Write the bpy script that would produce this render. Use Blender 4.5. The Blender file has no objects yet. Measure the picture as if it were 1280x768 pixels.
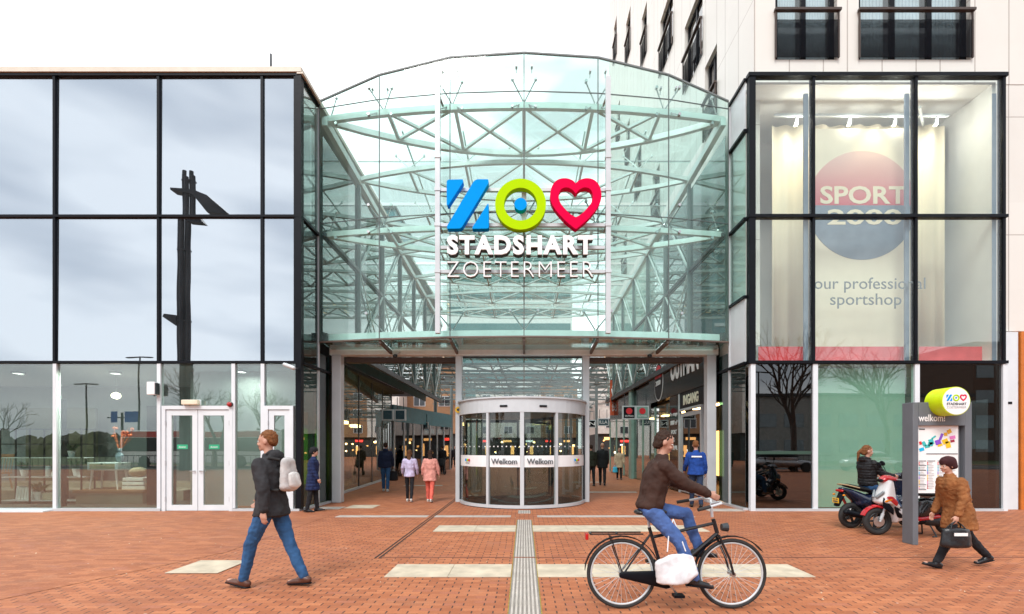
import bpy, bmesh, math, random
from mathutils import Vector, Matrix, Euler, noise
random.seed(7)
R = math.radians
PI = math.pi
SC = bpy.context.scene
COL = SC.collection

# ------------------------------------------------------------------ camera
cam = bpy.data.objects.new('camera', bpy.data.cameras.new('camera'))
COL.objects.link(cam)
cam.location = (0, 0, 1.58)
cam.rotation_euler = (R(90), 0, 0)
cam.data.sensor_width = 36
cam.data.lens = 36 * 604 / 1280
cam.data.shift_x = -15 / 1280
cam.data.shift_y = 176 / 1280
cam.data.clip_start = 0.05
cam.data.clip_end = 3000
SC.camera = cam

# ------------------------------------------------------------------ world, sun, exposure
SUN_EL, SUN_AZ = R(48), R(200)          # the bright part of the overcast sky, behind the camera
world = bpy.data.worlds.new('World')
SC.world = world
world.use_nodes = True
wt = world.node_tree
for n in list(wt.nodes): wt.nodes.remove(n)
def wn(t, **k):
    n = wt.nodes.new(t)
    for a, b in k.items(): setattr(n, a, b)
    return n
sky = wn('ShaderNodeTexSky', sky_type='NISHITA', sun_disc=False, sun_elevation=SUN_EL, sun_rotation=SUN_AZ)
sky.air_density = 1.2; sky.dust_density = 2.0
tc = wn('ShaderNodeTexCoord')
mp = wn('ShaderNodeMapping'); mp.inputs['Scale'].default_value = (1, 1, 3.2)
wt.links.new(tc.outputs['Generated'], mp.inputs[0])
nz = wn('ShaderNodeTexNoise'); nz.inputs['Scale'].default_value = 2.6; nz.inputs['Detail'].default_value = 3; nz.inputs['Roughness'].default_value = 0.52
wt.links.new(mp.outputs[0], nz.inputs[0])
cr = wn('ShaderNodeValToRGB')
cr.color_ramp.elements[0].position = 0.40; cr.color_ramp.elements[0].color = (5.6, 6.1, 6.8, 1)
cr.color_ramp.elements[1].position = 0.60; cr.color_ramp.elements[1].color = (8.7, 9.0, 9.4, 1)
wt.links.new(nz.outputs[0], cr.inputs[0])
sx = wn('ShaderNodeSeparateXYZ'); wt.links.new(tc.outputs['Generated'], sx.inputs[0])
fr = wn('ShaderNodeMapRange'); fr.inputs['From Min'].default_value = -0.25; fr.inputs['From Max'].default_value = 0.35
wt.links.new(sx.outputs[1], fr.inputs[0])
mf = wn('ShaderNodeMix', data_type='RGBA')
wt.links.new(fr.outputs[0], mf.inputs[0]); wt.links.new(cr.outputs[0], mf.inputs[6])
cf = wn('ShaderNodeValToRGB')      # thin bright overcast over the town centre
cf.color_ramp.elements[0].position = 0.40; cf.color_ramp.elements[0].color = (6.2, 6.3, 6.5, 1)
cf.color_ramp.elements[1].position = 0.50; cf.color_ramp.elements[1].color = (13, 13, 13.1, 1)
wt.links.new(nz.outputs[0], cf.inputs[0]); wt.links.new(cf.outputs[0], mf.inputs[7])
mc = wn('ShaderNodeMix', data_type='RGBA'); mc.inputs[0].default_value = 0.93
wt.links.new(sky.outputs[0], mc.inputs[6]); wt.links.new(mf.outputs[2], mc.inputs[7])
bg = wn('ShaderNodeBackground'); bg.inputs[1].default_value = 0.1
wt.links.new(mc.outputs[2], bg.inputs[0])
wo = wn('ShaderNodeOutputWorld'); wt.links.new(bg.outputs[0], wo.inputs[0])

sl = bpy.data.lights.new('sun', 'SUN'); sl.energy = 1.5; sl.angle = R(24); sl.color = (1.0, 0.97, 0.93)
so = bpy.data.objects.new('sun', sl); COL.objects.link(so)
_sd = Vector((math.sin(SUN_AZ) * math.cos(SUN_EL), math.cos(SUN_AZ) * math.cos(SUN_EL), math.sin(SUN_EL)))
so.rotation_euler = (-_sd).to_track_quat('-Z', 'Y').to_euler()

SC.view_settings.view_transform = 'Standard'
SC.view_settings.look = 'None'
SC.view_settings.gamma = 1
SC.view_settings.exposure = 0.84
SC.view_settings.use_curve_mapping = False
SC.render.engine = 'CYCLES'
cy = SC.cycles
cy.max_bounces = 8; cy.diffuse_bounces = 3; cy.glossy_bounces = 4; cy.transmission_bounces = 4
cy.transparent_max_bounces = 40
cy.use_denoising = True
cy.sample_clamp_indirect = 6
cy.caustics_reflective = False; cy.caustics_refractive = False

# ------------------------------------------------------------------ materials
class NT:
    def __init__(s, name):
        s.m = bpy.data.materials.new(name); s.m.use_nodes = True; s.t = s.m.node_tree
        for n in list(s.t.nodes): s.t.nodes.remove(n)
        s.out = s.n('ShaderNodeOutputMaterial')
    def n(s, t, **k):
        n = s.t.nodes.new(t)
        for a, b in k.items(): setattr(n, a, b)
        return n
    def l(s, a, b): s.t.links.new(a, b)
    def setin(s, sock, v):
        if isinstance(v, bpy.types.NodeSocket): s.l(v, sock)
        else:
            if sock.type == 'RGBA' and len(v) == 3: v = (*v, 1)
            sock.default_value = v
    def math(s, op, a, b=0.0, c=0.0):
        n = s.n('ShaderNodeMath', operation=op)
        s.setin(n.inputs[0], a); s.setin(n.inputs[1], b); s.setin(n.inputs[2], c)
        return n.outputs[0]
    def mix(s, f, a, b):
        n = s.n('ShaderNodeMix', data_type='RGBA')
        s.setin(n.inputs[0], f); s.setin(n.inputs[6], a); s.setin(n.inputs[7], b)
        return n.outputs[2]
    def ob(s):
        if not hasattr(s, '_ob'): s._ob = s.n('ShaderNodeTexCoord').outputs['Object']
        return s._ob
    def noise(s, scale, detail=3, vec=None, rough=0.5):
        n = s.n('ShaderNodeTexNoise'); n.inputs['Scale'].default_value = scale; n.inputs['Detail'].default_value = detail
        n.inputs['Roughness'].default_value = rough
        s.l(vec or s.ob(), n.inputs[0]); return n.outputs[0]
    def ramp(s, v, lo, hi):
        n = s.n('ShaderNodeMapRange'); s.setin(n.inputs[0], v); n.inputs[1].default_value = lo; n.inputs[2].default_value = hi
        return n.outputs[0]
    def xyz(s, v=None):
        n = s.n('ShaderNodeSeparateXYZ'); s.l(v or s.ob(), n.inputs[0]); return n.outputs
    def vec(s, x, y, z=0.0):
        n = s.n('ShaderNodeCombineXYZ'); s.setin(n.inputs[0], x); s.setin(n.inputs[1], y); s.setin(n.inputs[2], z); return n.outputs[0]
    def white(s, v):
        n = s.n('ShaderNodeTexWhiteNoise', noise_dimensions='3D'); s.l(v, n.inputs[0]); return n.outputs
    def bump(s, h, strength=0.3, dist=0.01):
        n = s.n('ShaderNodeBump'); n.inputs['Strength'].default_value = strength; n.inputs['Distance'].default_value = dist
        s.l(h, n.inputs['Height']); return n.outputs[0]
    def pbr(s, col, rough=0.6, metal=0.0, normal=None, spec=0.5, emis=None, estr=0.0, alpha=None, coat=0.0):
        p = s.n('ShaderNodeBsdfPrincipled')
        s.setin(p.inputs['Base Color'], col); s.setin(p.inputs['Roughness'], rough); s.setin(p.inputs['Metallic'], metal)
        p.inputs['Specular IOR Level'].default_value = spec
        p.inputs['Coat Weight'].default_value = coat
        if normal is not None: s.l(normal, p.inputs['Normal'])
        if emis is not None: s.setin(p.inputs['Emission Color'], emis); p.inputs['Emission Strength'].default_value = estr
        s.l(p.outputs[0], s.out.inputs[0]); return p

def mat(name, col, rough=0.55, metal=0.0, var=0.12, scale=3.0, bump=0.0, bscale=60, coat=0.0, spec=0.5):
    t = NT(name)
    n1 = t.ramp(t.noise(scale, 5), 0.3, 0.7)
    a = tuple(c * (1 - var) for c in col); b = tuple(min(1, c * (1 + var)) for c in col)
    c = t.mix(n1, a, b)
    r = t.math('ADD', t.math('MULTIPLY', t.noise(scale * 6, 3), 0.2), rough - 0.1)
    nm = t.bump(t.noise(bscale, 3), bump, 0.01) if bump else None
    t.pbr(c, r, metal, nm, coat=coat, spec=spec)
    return t.m

def emit(name, col, s):
    t = NT(name)
    t.pbr(tuple(c * 0.5 for c in col), 0.5, emis=col, estr=s)
    return t.m

def glass(name, tint, f0=0.05, dust=0.03, dustcol=None, rough=0.0, refl=(1, 1, 1)):
    """architectural pane: straight-through view, Schlick reflection, a thin film of dust / frit"""
    t = NT(name)
    g = t.n('ShaderNodeNewGeometry')
    d = t.n('ShaderNodeVectorMath', operation='DOT_PRODUCT'); t.l(g.outputs['Incoming'], d.inputs[0])
    t.l(g.outputs['Normal'], d.inputs[1])
    x = t.math('SUBTRACT', 1.0, t.math('ABSOLUTE', d.outputs['Value']))
    f = t.math('ADD', t.math('MULTIPLY', t.math('POWER', x, 5.0), 1 - f0), f0)
    tr = t.n('ShaderNodeBsdfTransparent'); t.setin(tr.inputs[0], tint)
    gl = t.n('ShaderNodeBsdfGlossy'); t.setin(gl.inputs[0], refl); gl.inputs['Roughness'].default_value = rough
    # very faint waviness of the float glass
    nb = t.n('ShaderNodeBump'); nb.inputs['Strength'].default_value = 0.004; nb.inputs['Distance'].default_value = 0.3
    t.l(t.noise(0.8, 1), nb.inputs['Height']); t.l(nb.outputs[0], gl.inputs['Normal'])
    m1 = t.n('ShaderNodeMixShader'); t.l(f, m1.inputs[0]); t.l(tr.outputs[0], m1.inputs[1]); t.l(gl.outputs[0], m1.inputs[2])
    df = t.n('ShaderNodeBsdfDiffuse'); t.setin(df.inputs[0], dustcol or tuple(min(1, c * 0.9) for c in tint))
    m2 = t.n('ShaderNodeMixShader')
    t.l(t.math('MULTIPLY', t.ramp(t.noise(1.3, 5), 0.1, 0.9), 2 * dust), m2.inputs[0])
    t.l(m1.outputs[0], m2.inputs[1]); t.l(df.outputs[0], m2.inputs[2])
    t.l(m2.outputs[0], t.out.inputs[0])
    return t.m

def brick_paving(name, joints=1.0, tone=1.0):
    t = NT(name)
    X, Y, Z = t.xyz()
    wob = t.math('MULTIPLY', t.math('SUBTRACT', t.noise(1.1, 2), 0.5), 0.03)
    RH, BL = 0.078, 0.205
    yv = t.math('DIVIDE', t.math('ADD', Y, wob), RH)
    row = t.math('FLOOR', yv); fy = t.math('FRACT', t.math('ADD', yv, 200.0))
    xv = t.math('ADD', t.math('DIVIDE', t.math('ADD', X, wob), BL), t.math('MULTIPLY', t.math('FLOORED_MODULO', row, 2.0), 0.5))
    xv = t.math('ADD', xv, 400.0)
    cx = t.math('FLOOR', xv); fx = t.math('FRACT', xv)
    cell = t.vec(cx, row, 0.0)
    wn1 = t.white(cell)
    jx = t.math('LESS_THAN', fx, 0.072 if joints >= 1 else 0.03)
    jend = t.math('MULTIPLY', t.math('GREATER_THAN', fy, 0.07), t.math('LESS_THAN', fy, 0.97))
    # not every cross joint is open: sand fills some
    fill = t.ramp(t.noise(0.55, 3), 0.30, 0.62)
    rnd = t.math('LESS_THAN', wn1[0], t.math('ADD', t.math('MULTIPLY', fill, 0.4), 0.7))
    jx = t.math('MULTIPLY', t.math('MULTIPLY', jx, jend), t.math('MULTIPLY', t.math('ADD', rnd, 0.15), joints * 0.8))
    jx = t.math('MINIMUM', jx, 1.0)
    jy = t.math('MULTIPLY', t.math('LESS_THAN', fy, 0.08), 0.45)
    base = t.mix(wn1[0], (0.36 * tone, 0.112 * tone, 0.044 * tone), (0.56 * tone, 0.205 * tone, 0.088 * tone))
    base = t.mix(t.math('MULTIPLY', t.math('GREATER_THAN', wn1[0], 0.93), 0.5), base, (0.30, 0.10, 0.07))
    big = t.ramp(t.noise(0.35, 5), 0.35, 0.7)
    base = t.mix(t.math('MULTIPLY', big, 0.42), base, (0.27 * tone, 0.10 * tone, 0.058 * tone))
    st = t.ramp(t.noise(2.3, 6, rough=0.65), 0.55, 0.75)
    ws = t.ramp(t.noise(0.9, 6, vec=t.vec(t.math('MULTIPLY', X, 1.0), t.math('MULTIPLY', Y, 3.0)), rough=0.7), 0.52, 0.7)
    base = t.mix(t.math('MULTIPLY', ws, 0.30), base, (0.20, 0.095, 0.06))
    base = t.mix(t.math('MULTIPLY', st, 0.35), base, (0.50, 0.26, 0.15))
    fine = t.ramp(t.noise(45, 3), 0.3, 0.75)
    base = t.mix(t.math('MULTIPLY', fine, 0.18), base, (0.2, 0.08, 0.05))
    c = t.mix(jy, base, (0.17, 0.085, 0.06))
    c = t.mix(jx, c, (0.045, 0.03, 0.028))
    # trodden chewing gum and specks
    vo = t.n('ShaderNodeTexVoronoi'); vo.inputs['Scale'].default_value = 3.4; t.l(t.ob(), vo.inputs[0])
    gum = t.math('MULTIPLY', t.math('LESS_THAN', vo.outputs['Distance'], t.math('MULTIPLY', t.noise(1.7, 1), 0.085)), 0.5)
    c = t.mix(gum, c, (0.55, 0.47, 0.42))
    h = t.math('SUBTRACT', t.math('MULTIPLY', fine, 0.25), t.math('ADD', t.math('MULTIPLY', jx, 1.0), jy))
    t.pbr(c, t.math('ADD', t.math('MULTIPLY', fine, 0.2), 0.6), 0, t.bump(h, 0.35, 0.006), spec=0.35)
    return t.m

def cladding(name, axis, col=(0.73, 0.715, 0.665)):
    """pale panel cladding: vertical joints at uneven widths, one horizontal joint each storey"""
    t = NT(name)
    s = t.xyz(); a = s[axis]; z = s[2]
    a = t.math('ADD', a, 300.0)
    def line(v, period, w, off=0.0):
        f = t.math('FRACT', t.math('DIVIDE', t.math('ADD', v, off), period))
        return t.math('LESS_THAN', f, w / period)
    j = t.math('MAXIMUM', line(a, 2.4, 0.03), t.math('MAXIMUM', line(a, 2.4, 0.03, 0.62), line(a, 2.4, 0.03, 1.5)))
    hz = line(z, 3.05, 0.025, -11.35 + 30.5)
    cell = t.vec(t.math('FLOOR', t.math('DIVIDE', a, 0.8)), t.math('FLOOR', t.math('DIVIDE', z, 3.05)), 0.0)
    w = t.white(cell)
    c = t.mix(w[0], tuple(x * 0.96 for x in col), col)
    c = t.mix(t.math('MULTIPLY', t.ramp(t.noise(0.7, 5, rough=0.7), 0.4, 0.8), 0.16), c, (0.55, 0.50, 0.44))
    c = t.mix(t.math('MULTIPLY', j, 0.62), c, (0.24, 0.19, 0.16))
    c = t.mix(t.math('MULTIPLY', hz, 0.55), c, (0.26, 0.2, 0.17))
    t.pbr(c, 0.42, 0, t.bump(t.math('SUBTRACT', 0.0, t.math('MAXIMUM', j, hz)), 0.5, 0.01))
    return t.m

def fabric(name, col, rough=0.85, quilt=0.0, bump=0.7):
    t = NT(name)
    c = t.mix(t.ramp(t.noise(9, 5), 0.3, 0.7), tuple(x * 0.75 for x in col), tuple(min(1, x * 1.2) for x in col))
    h = t.noise(14, 6, rough=0.6)
    if quilt:
        X, Y, Z = t.xyz()
        q = t.math('ABSOLUTE', t.math('SINE', t.math('MULTIPLY', t.math('ADD', Z, t.math('MULTIPLY', t.noise(6, 2), 0.03)), PI / quilt)))
        h = t.math('ADD', t.math('MULTIPLY', h, 0.5), t.math('POWER', q, 0.4))
    t.pbr(c, rough, 0, t.bump(h, bump, 0.02 if quilt else 0.012), spec=0.3)
    return t.m

M = {}
M['paving'] = brick_paving('red_clinker_paving')
M['paving_fine'] = brick_paving('red_clinker_paving_tight', 0.35, 0.93)
M['slab'] = mat('sandy_slab', (0.54, 0.465, 0.35), 0.75, var=0.2, scale=4, bump=0.2, bscale=120)
M['slab_grey'] = mat('grey_slab', (0.46, 0.41, 0.36), 0.7, var=0.15, scale=4, bump=0.2)
tt_ = NT('ribbed_grey_concrete')
xs_ = tt_.xyz()
rb_ = tt_.math('LESS_THAN', tt_.math('ABSOLUTE', tt_.math('SUBTRACT', tt_.math('FRACT', tt_.math('DIVIDE', tt_.math('ADD', xs_[0], .147 - .03 + .0417 * 20.5), .0417)), .5)), .27)
tb_c = tt_.mix(tt_.ramp(tt_.noise(5, 5), .3, .7), (.20, .18, .16), (.28, .25, .22))
tt_.pbr(tt_.mix(rb_, tb_c, tt_.mix(tt_.ramp(tt_.noise(4, 5), .3, .7), (.44, .40, .35), (.56, .51, .46))), .75)
M['tactile'] = tt_.m
M['gap'] = mat('dark_gap', (0.035, 0.025, 0.02), 0.8)
M['rust'] = mat('rusty_joint', (0.22, 0.085, 0.05), 0.8, var=0.3)
M['black'] = mat('black_frame', (0.004, 0.005, 0.008), 0.45, 0.0, var=0.2, spec=.15)
M['dark'] = mat('dark_metal', (0.04, 0.045, 0.05), 0.45, 0.4, var=0.2)
M['silver'] = mat('anodised_aluminium', (0.55, 0.58, 0.60), 0.36, 0.1, var=0.06, scale=2)
M['steel'] = mat('brushed_steel', (0.45, 0.45, 0.45), 0.3, 0.9, var=0.1)
M['white'] = mat('white_paint', (0.69, 0.74, 0.77), 0.4, var=0.04)
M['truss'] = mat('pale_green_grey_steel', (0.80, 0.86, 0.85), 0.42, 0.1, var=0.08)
M['trussdark'] = mat('dark_shaded_steel', (0.13, 0.17, 0.17), 0.5, 0.3, var=0.15)  # street roof steel is pale; its shade against the sky is put into this colour
M['beige'] = mat('beige_coping', (0.66, 0.60, 0.50), 0.5, var=0.08)
M['cladx'] = cladding('pale_cladding_front', 0)
M['clady'] = cladding('pale_cladding_side', 1)
M['g_front'] = glass('clear_green_glass', (0.865, 0.968, 0.94), 0.035, 0.035, (0.66, 0.86, 0.80))
M['g_roof'] = glass('roof_glass', (0.93, 0.98, 0.97), 0.03, 0.03, (0.6, 0.7, 0.68))
M['g_mirror'] = glass('coated_mirror_glass', (0.26, 0.31, 0.33), 0.60, 0.03, (0.5, 0.56, 0.6), refl=(0.80, 0.855, 0.91))
M['g_shop'] = glass('shop_window_glass', (0.72, 0.80, 0.76), 0.15, 0.006)
M['g_fan'] = glass('fanlight_glass', (0.85, 0.92, 0.90), 0.05, 0.01)
M['g_clear'] = glass('clear_window_glass', (0.93, 0.97, 0.95), 0.06, 0.015)
M['g_door'] = glass('grey_door_glass', (0.74, 0.83, 0.80), 0.13, 0.02)
M['g_drum'] = glass('revolving_door_glass', (0.58, 0.64, 0.62), 0.06, 0.006)
M['g_teal'] = glass('dark_teal_glass', (0.20, 0.36, 0.34), 0.11, 0.02, (0.10, 0.22, 0.20))
M['g_pale'] = glass('pale_teal_glass', (0.55, 0.70, 0.68), 0.25, 0.10, (0.35, 0.5, 0.48))
M['g_dark'] = glass('dark_window_glass', (0.16, 0.19, 0.19), 0.13, 0.01, (0.05, 0.06, 0.06))
M['frost'] = glass('frosted_green_film', (0.80, 0.90, 0.85), 0.10, 0.04, (0.42, 0.62, 0.52))
M['room'] = mat('room_white', (0.74, 0.73, 0.70), 0.8, var=0.02)
M['roomgrey'] = mat('room_grey_blue', (0.33, 0.37, 0.42), 0.8, var=0.06)
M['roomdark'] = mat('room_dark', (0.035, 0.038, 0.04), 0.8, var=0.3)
M['olive'] = mat('olive_wall', (0.07, 0.075, 0.04), 0.8, var=0.1)
M['greywall'] = mat('blue_grey_wall', (0.14, 0.18, 0.18), 0.8, var=0.06)
M['wood'] = mat('wood', (0.26, 0.14, 0.07), 0.5, var=0.25, scale=8)
M['cream'] = mat('cream_curtain', (0.72, 0.63, 0.48), 0.9, var=0.03, scale=1)
M['blue'] = mat('sign_blue', (0.0, 0.29, 0.78), 0.6, var=0.02, spec=.04)
M['lime'] = mat('sign_lime', (0.42, 0.68, 0.0), 0.6, var=0.02, spec=.04)
M['pink'] = mat('sign_red', (0.72, 0.0, 0.055), 0.6, var=0.02, spec=.04)
M['signwhite'] = mat('sign_white', (0.86, 0.86, 0.86), 0.4, var=0.02)
M['signback'] = mat('sign_dark_return', (0.03, 0.03, 0.035), 0.5)
M['tyre'] = mat('rubber', (0.02, 0.02, 0.02), 0.75, var=0.2, bump=0.3)
M['kiosk'] = mat('grey_kiosk_paint', (0.135, 0.15, 0.17), 0.5, var=0.08, bump=0.1, bscale=200)
M['orange'] = mat('orange_panel', (0.55, 0.16, 0.02), 0.5, var=0.15)
M['ink'] = mat('grey_ink', (0.09, 0.10, 0.11), 0.6)
M['pred'] = mat('red_print', (0.62, 0.02, 0.03), 0.6)
M['green'] = mat('green_label', (0.02, 0.40, 0.20), 0.5)
M['leaf'] = mat('leaf_green', (0.05, 0.13, 0.03), 0.6, var=0.4, scale=20)
M['bark'] = mat('bark', (0.075, 0.06, 0.05), 0.85, var=0.25, scale=10)
M['skin'] = mat('skin', (0.52, 0.28, 0.20), 0.55, var=0.06, scale=12)
M['warm'] = emit('warm_lamp', (1.0, 0.62, 0.25), 9)
M['warmsoft'] = emit('warm_lit_panel', (1.0, 0.50, 0.16), 1.6)
M['redneon'] = emit('red_lit_sign', (1.0, 0.04, 0.03), 3.0)
M['whitelit'] = emit('white_lit_sign', (0.95, 1.0, 1.0), 1.4)
M['spot'] = emit('spot_lamp', (1.0, 0.85, 0.6), 14)
def C_(name, col, r=0.5, metal=0.0, **k):
    if name not in M: M[name] = mat(name, col, r, metal, **k)
    return M[name]

# ------------------------------------------------------------------ mesh helpers
class MB:
    """collects shapes and links them as one mesh object"""
    def __init__(s): s.b = bmesh.new()
    def box(s, x0, x1, y0, y1, z0, z1, mtx=None):
        m = Matrix.Translation(((x0 + x1) / 2, (y0 + y1) / 2, (z0 + z1) / 2)) @ Matrix.Diagonal((abs(x1 - x0), abs(y1 - y0), abs(z1 - z0), 1))
        if mtx is not None: m = mtx @ m
        bmesh.ops.create_cube(s.b, size=1, matrix=m); return s
    def bar(s, a, b, w, h=None):
        a, b = Vector(a), Vector(b); d = b - a; h = h or w
        q = d.to_track_quat('Z', 'Y').to_matrix().to_4x4()
        m = Matrix.Translation((a + b) / 2) @ q @ Matrix.Diagonal((w, h, d.length, 1))
        bmesh.ops.create_cube(s.b, size=1, matrix=m); return s
    def cyl(s, a, b, r, r2=None, n=12):
        a, b = Vector(a), Vector(b); d = b - a
        q = d.to_track_quat('Z', 'Y').to_matrix().to_4x4()
        bmesh.ops.create_cone(s.b, cap_ends=True, segments=n, radius1=r, radius2=r if r2 is None else r2, depth=d.length,
                              matrix=Matrix.Translation((a + b) / 2) @ q); return s
    def tube(s, pts, r, n=8):
        for i in range(len(pts) - 1):
            s.cyl(pts[i], pts[i + 1], r, n=n)
            if i: s.ball(pts[i], (r, r, r), 1)
        return s
    def ball(s, c, r, sub=2, rot=None):
        m = Matrix.Translation(Vector(c))
        if rot is not None: m = m @ rot.to_matrix().to_4x4()
        if not hasattr(r, '__len__'): r = (r, r, r)
        bmesh.ops.create_icosphere(s.b, subdivisions=sub, radius=1, matrix=m @ Matrix.Diagonal((*r, 1))); return s
    def torus(s, c, R_, r, axis='y', n=28, k=8, sq=1.0):
        vs = []
        for i in range(n):
            a = 2 * PI * i / n; ring = []
            for j in range(k):
                b = 2 * PI * j / k
                u = R_ + r * math.cos(b); w = r * sq * math.sin(b)
                p = (u * math.cos(a), w, u * math.sin(a)) if axis == 'y' else (u * math.cos(a), u * math.sin(a), w) if axis == 'z' else (w, u * math.cos(a), u * math.sin(a))
                ring.append(s.b.verts.new(Vector(c) + Vector(p)))
            vs.append(ring)
        for i in range(n):
            for j in range(k):
                s.b.faces.new((vs[i][j], vs[(i + 1) % n][j], vs[(i + 1) % n][(j + 1) % k], vs[i][(j + 1) % k]))
        return s
    def prism(s, pts, d, axis='y', at=0.0, bevel=0.0, mtx=None):
        """polygon (u,v) extruded d along axis; axis y: (x,z), x: (y,z), z: (x,y)"""
        def P(u, v, w): return {'y': (u, w, v), 'x': (w, u, v), 'z': (u, v, w)}[axis]
        t = bmesh.new()
        a = [t.verts.new(P(u, v, at)) for u, v in pts]; f = t.faces.new(a)
        e = bmesh.ops.extrude_face_region(t, geom=[f])
        off = Vector(P(0, 0, d))
        bmesh.ops.translate(t, vec=off, verts=[g for g in e['geom'] if isinstance(g, bmesh.types.BMVert)])
        if bevel: bmesh.ops.bevel(t, geom=list(t.edges), offset=bevel, segments=2, profile=0.6, affect='EDGES', clamp_overlap=True)
        bmesh.ops.recalc_face_normals(t, faces=t.faces)
        if mtx is not None: t.transform(mtx)
        s.merge(t); return s
    def hull(s, balls, sub=2):
        t = bmesh.new()
        for c, r in balls:
            if not hasattr(r, '__len__'): r = (r, r, r)
            bmesh.ops.create_icosphere(t, subdivisions=sub, radius=1, matrix=Matrix.Translation(Vector(c)) @ Matrix.Diagonal((*r, 1)))
        o = bmesh.ops.convex_hull(t, input=t.verts)
        bmesh.ops.delete(t, geom=[g for g in o['geom_interior'] if isinstance(g, bmesh.types.BMVert)], context='VERTS')
        s.merge(t); return s
    def quad(s, *p):
        s.b.faces.new([s.b.verts.new(Vector(q)) for q in p]); return s
    def merge(s, t):
        me = bpy.data.meshes.new('tmp'); t.to_mesh(me); t.free(); s.b.from_mesh(me); bpy.data.meshes.remove(me)
    def bevel(s, w, seg=2):
        bmesh.ops.bevel(s.b, geom=list(s.b.edges), offset=w, segments=seg, profile=0.6, affect='EDGES', clamp_overlap=True); return s
    def build(s, name, m, parent=None, smooth=False, mtx=None, recalc=True):
        if mtx is not None: s.b.transform(mtx)
        if recalc: bmesh.ops.recalc_face_normals(s.b, faces=s.b.faces)
        me = bpy.data.meshes.new(name); s.b.to_mesh(me); s.b.free()
        me.materials.append(m)
        if smooth:
            for p in me.polygons: p.use_smooth = True
        o = bpy.data.objects.new(name, me); COL.objects.link(o)
        if parent is not None: o.parent = parent
        return o
    def fuse(s, name, m, parent=None, voxel=0.012, smooth=4, puff=0.0, pscale=0.12, mtx=None):
        """voxel-remesh the shapes into one continuous skin"""
        o = s.build('tmp', m)
        rm = o.modifiers.new('r', 'REMESH'); rm.mode = 'VOXEL'; rm.voxel_size = voxel
        if smooth:
            sm = o.modifiers.new('s', 'SMOOTH'); sm.iterations = smooth; sm.factor = 0.5
        dg = bpy.context.evaluated_depsgraph_get()
        me = bpy.data.meshes.new_from_object(o.evaluated_get(dg))
        bpy.data.objects.remove(o)
        if puff:
            nr = [v.normal.copy() for v in me.vertices]
            for v, n_ in zip(me.vertices, nr):
                v.co += n_ * (noise.noise(v.co / pscale) + 0.5 * noise.noise(v.co / (pscale * 0.4))) * puff
        if mtx is not None: me.transform(mtx)
        for p in me.polygons: p.use_smooth = True
        me.name = name
        o = bpy.data.objects.new(name, me); COL.objects.link(o)
        if parent is not None: o.parent = parent
        return o

def tag(o, label=None, cat=None, group=None, kind=None):
    if label: o['label'] = label
    if cat: o['category'] = cat
    if group: o['group'] = group
    if kind: o['kind'] = kind
    return o
def thing(name, label, cat, loc=(0, 0, 0), rz=0, group=None):
    o = bpy.data.objects.new(name, None); COL.objects.link(o)
    o.location = loc; o.rotation_euler = (0, 0, rz); o.empty_display_size = 0.2
    return tag(o, label, cat, group)
def copy_tree(o, parent=None):
    c = o.copy(); COL.objects.link(c)
    if parent is not None: c.parent = parent
    for ch in list(o.children): copy_tree(ch, c)
    return c
def text(s, size, m, name='lettering', parent=None, extrude=0.01, offset=0.0, loc=(0, 0, 0), rot=(PI / 2, 0, 0), fit=None, align='LEFT', spacing=1.0):
    """real letters as a mesh; fit=(width, height) scales the block to that size; loc = lower left"""
    cu = bpy.data.curves.new('t', 'FONT'); cu.body = s; cu.size = size; cu.extrude = extrude; cu.offset = offset
    cu.space_character = spacing; cu.resolution_u = 3
    o = bpy.data.objects.new('t', cu); COL.objects.link(o)
    dg = bpy.context.evaluated_depsgraph_get(); dg.update()
    me = bpy.data.meshes.new_from_object(o.evaluated_get(dg)); bpy.data.objects.remove(o)
    xs = [v.co.x for v in me.vertices]; ys = [v.co.y for v in me.vertices]
    x0, x1, y0, y1 = min(xs), max(xs), min(ys), max(ys)
    me.transform(Matrix.Translation((-x0, -y0, 0)))
    w, h = x1 - x0, y1 - y0
    if fit:
        fx = fit[0] / w; fy = fit[1] / h if fit[1] else fx
        me.transform(Matrix.Diagonal((fx, fy, 1, 1))); w, h = w * fx, h * fy
    if align == 'CENTER': me.transform(Matrix.Translation((-w / 2, -h / 2, 0)))
    me.transform(Matrix.Translation(Vector(loc)) @ Euler(rot).to_matrix().to_4x4())
    me.materials.clear(); me.materials.append(m); me.name = name
    o = bpy.data.objects.new(name, me); COL.objects.link(o)
    if parent is not None: o.parent = parent
    return o

# ================================================================== THE SETTING
g = MB().quad((-600, -600, 0), (600, -600, 0), (600, 900, 0), (-600, 900, 0)).build('square_paving', M['paving'])
tag(g, kind='structure')
def sheet(name, pts, m, z=0.004, t=None):
    o = MB(); o.quad(*[(x, y, z) for x, y in pts]); o = o.build(name, m); tag(o, kind='structure')
    # keep the face up
    if o.data.polygons[0].normal.z < 0: o.data.flip_normals()
    return o
sheet('tight_jointed_paving', [(-18, 3.2), (-6.6, 3.2), (-5.45, 5.0), (-4.5, 7.3), (-4.5, 12.02), (-18, 12.02)], M['paving_fine'])
def slabs(x0, x1, y0, y1, w, m, z=0.008, name='slab_band'):
    b = MB(); n = max(1, round((x1 - x0) / w)); w = (x1 - x0) / n
    for i in range(n):
        b.box(x0 + i * w + .003, x0 + (i + 1) * w - .003, y0, y1, z - 0.006, z)
    return tag(b.build(name, m), kind='structure')
slabs(-1.71, -.16, 5.89, 6.53, .65, M['slab'])
slabs(.17, 3.56, 5.89, 6.53, .68, M['slab'])
slabs(-1.72, -.16, 9.09, 9.8, .65, M['slab'])
slabs(.17, 3.5, 9.09, 9.8, .68, M['slab'])
slabs(-4.3, -2.2, 10.97, 11.25, 1.0, M['slab_grey'])
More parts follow.
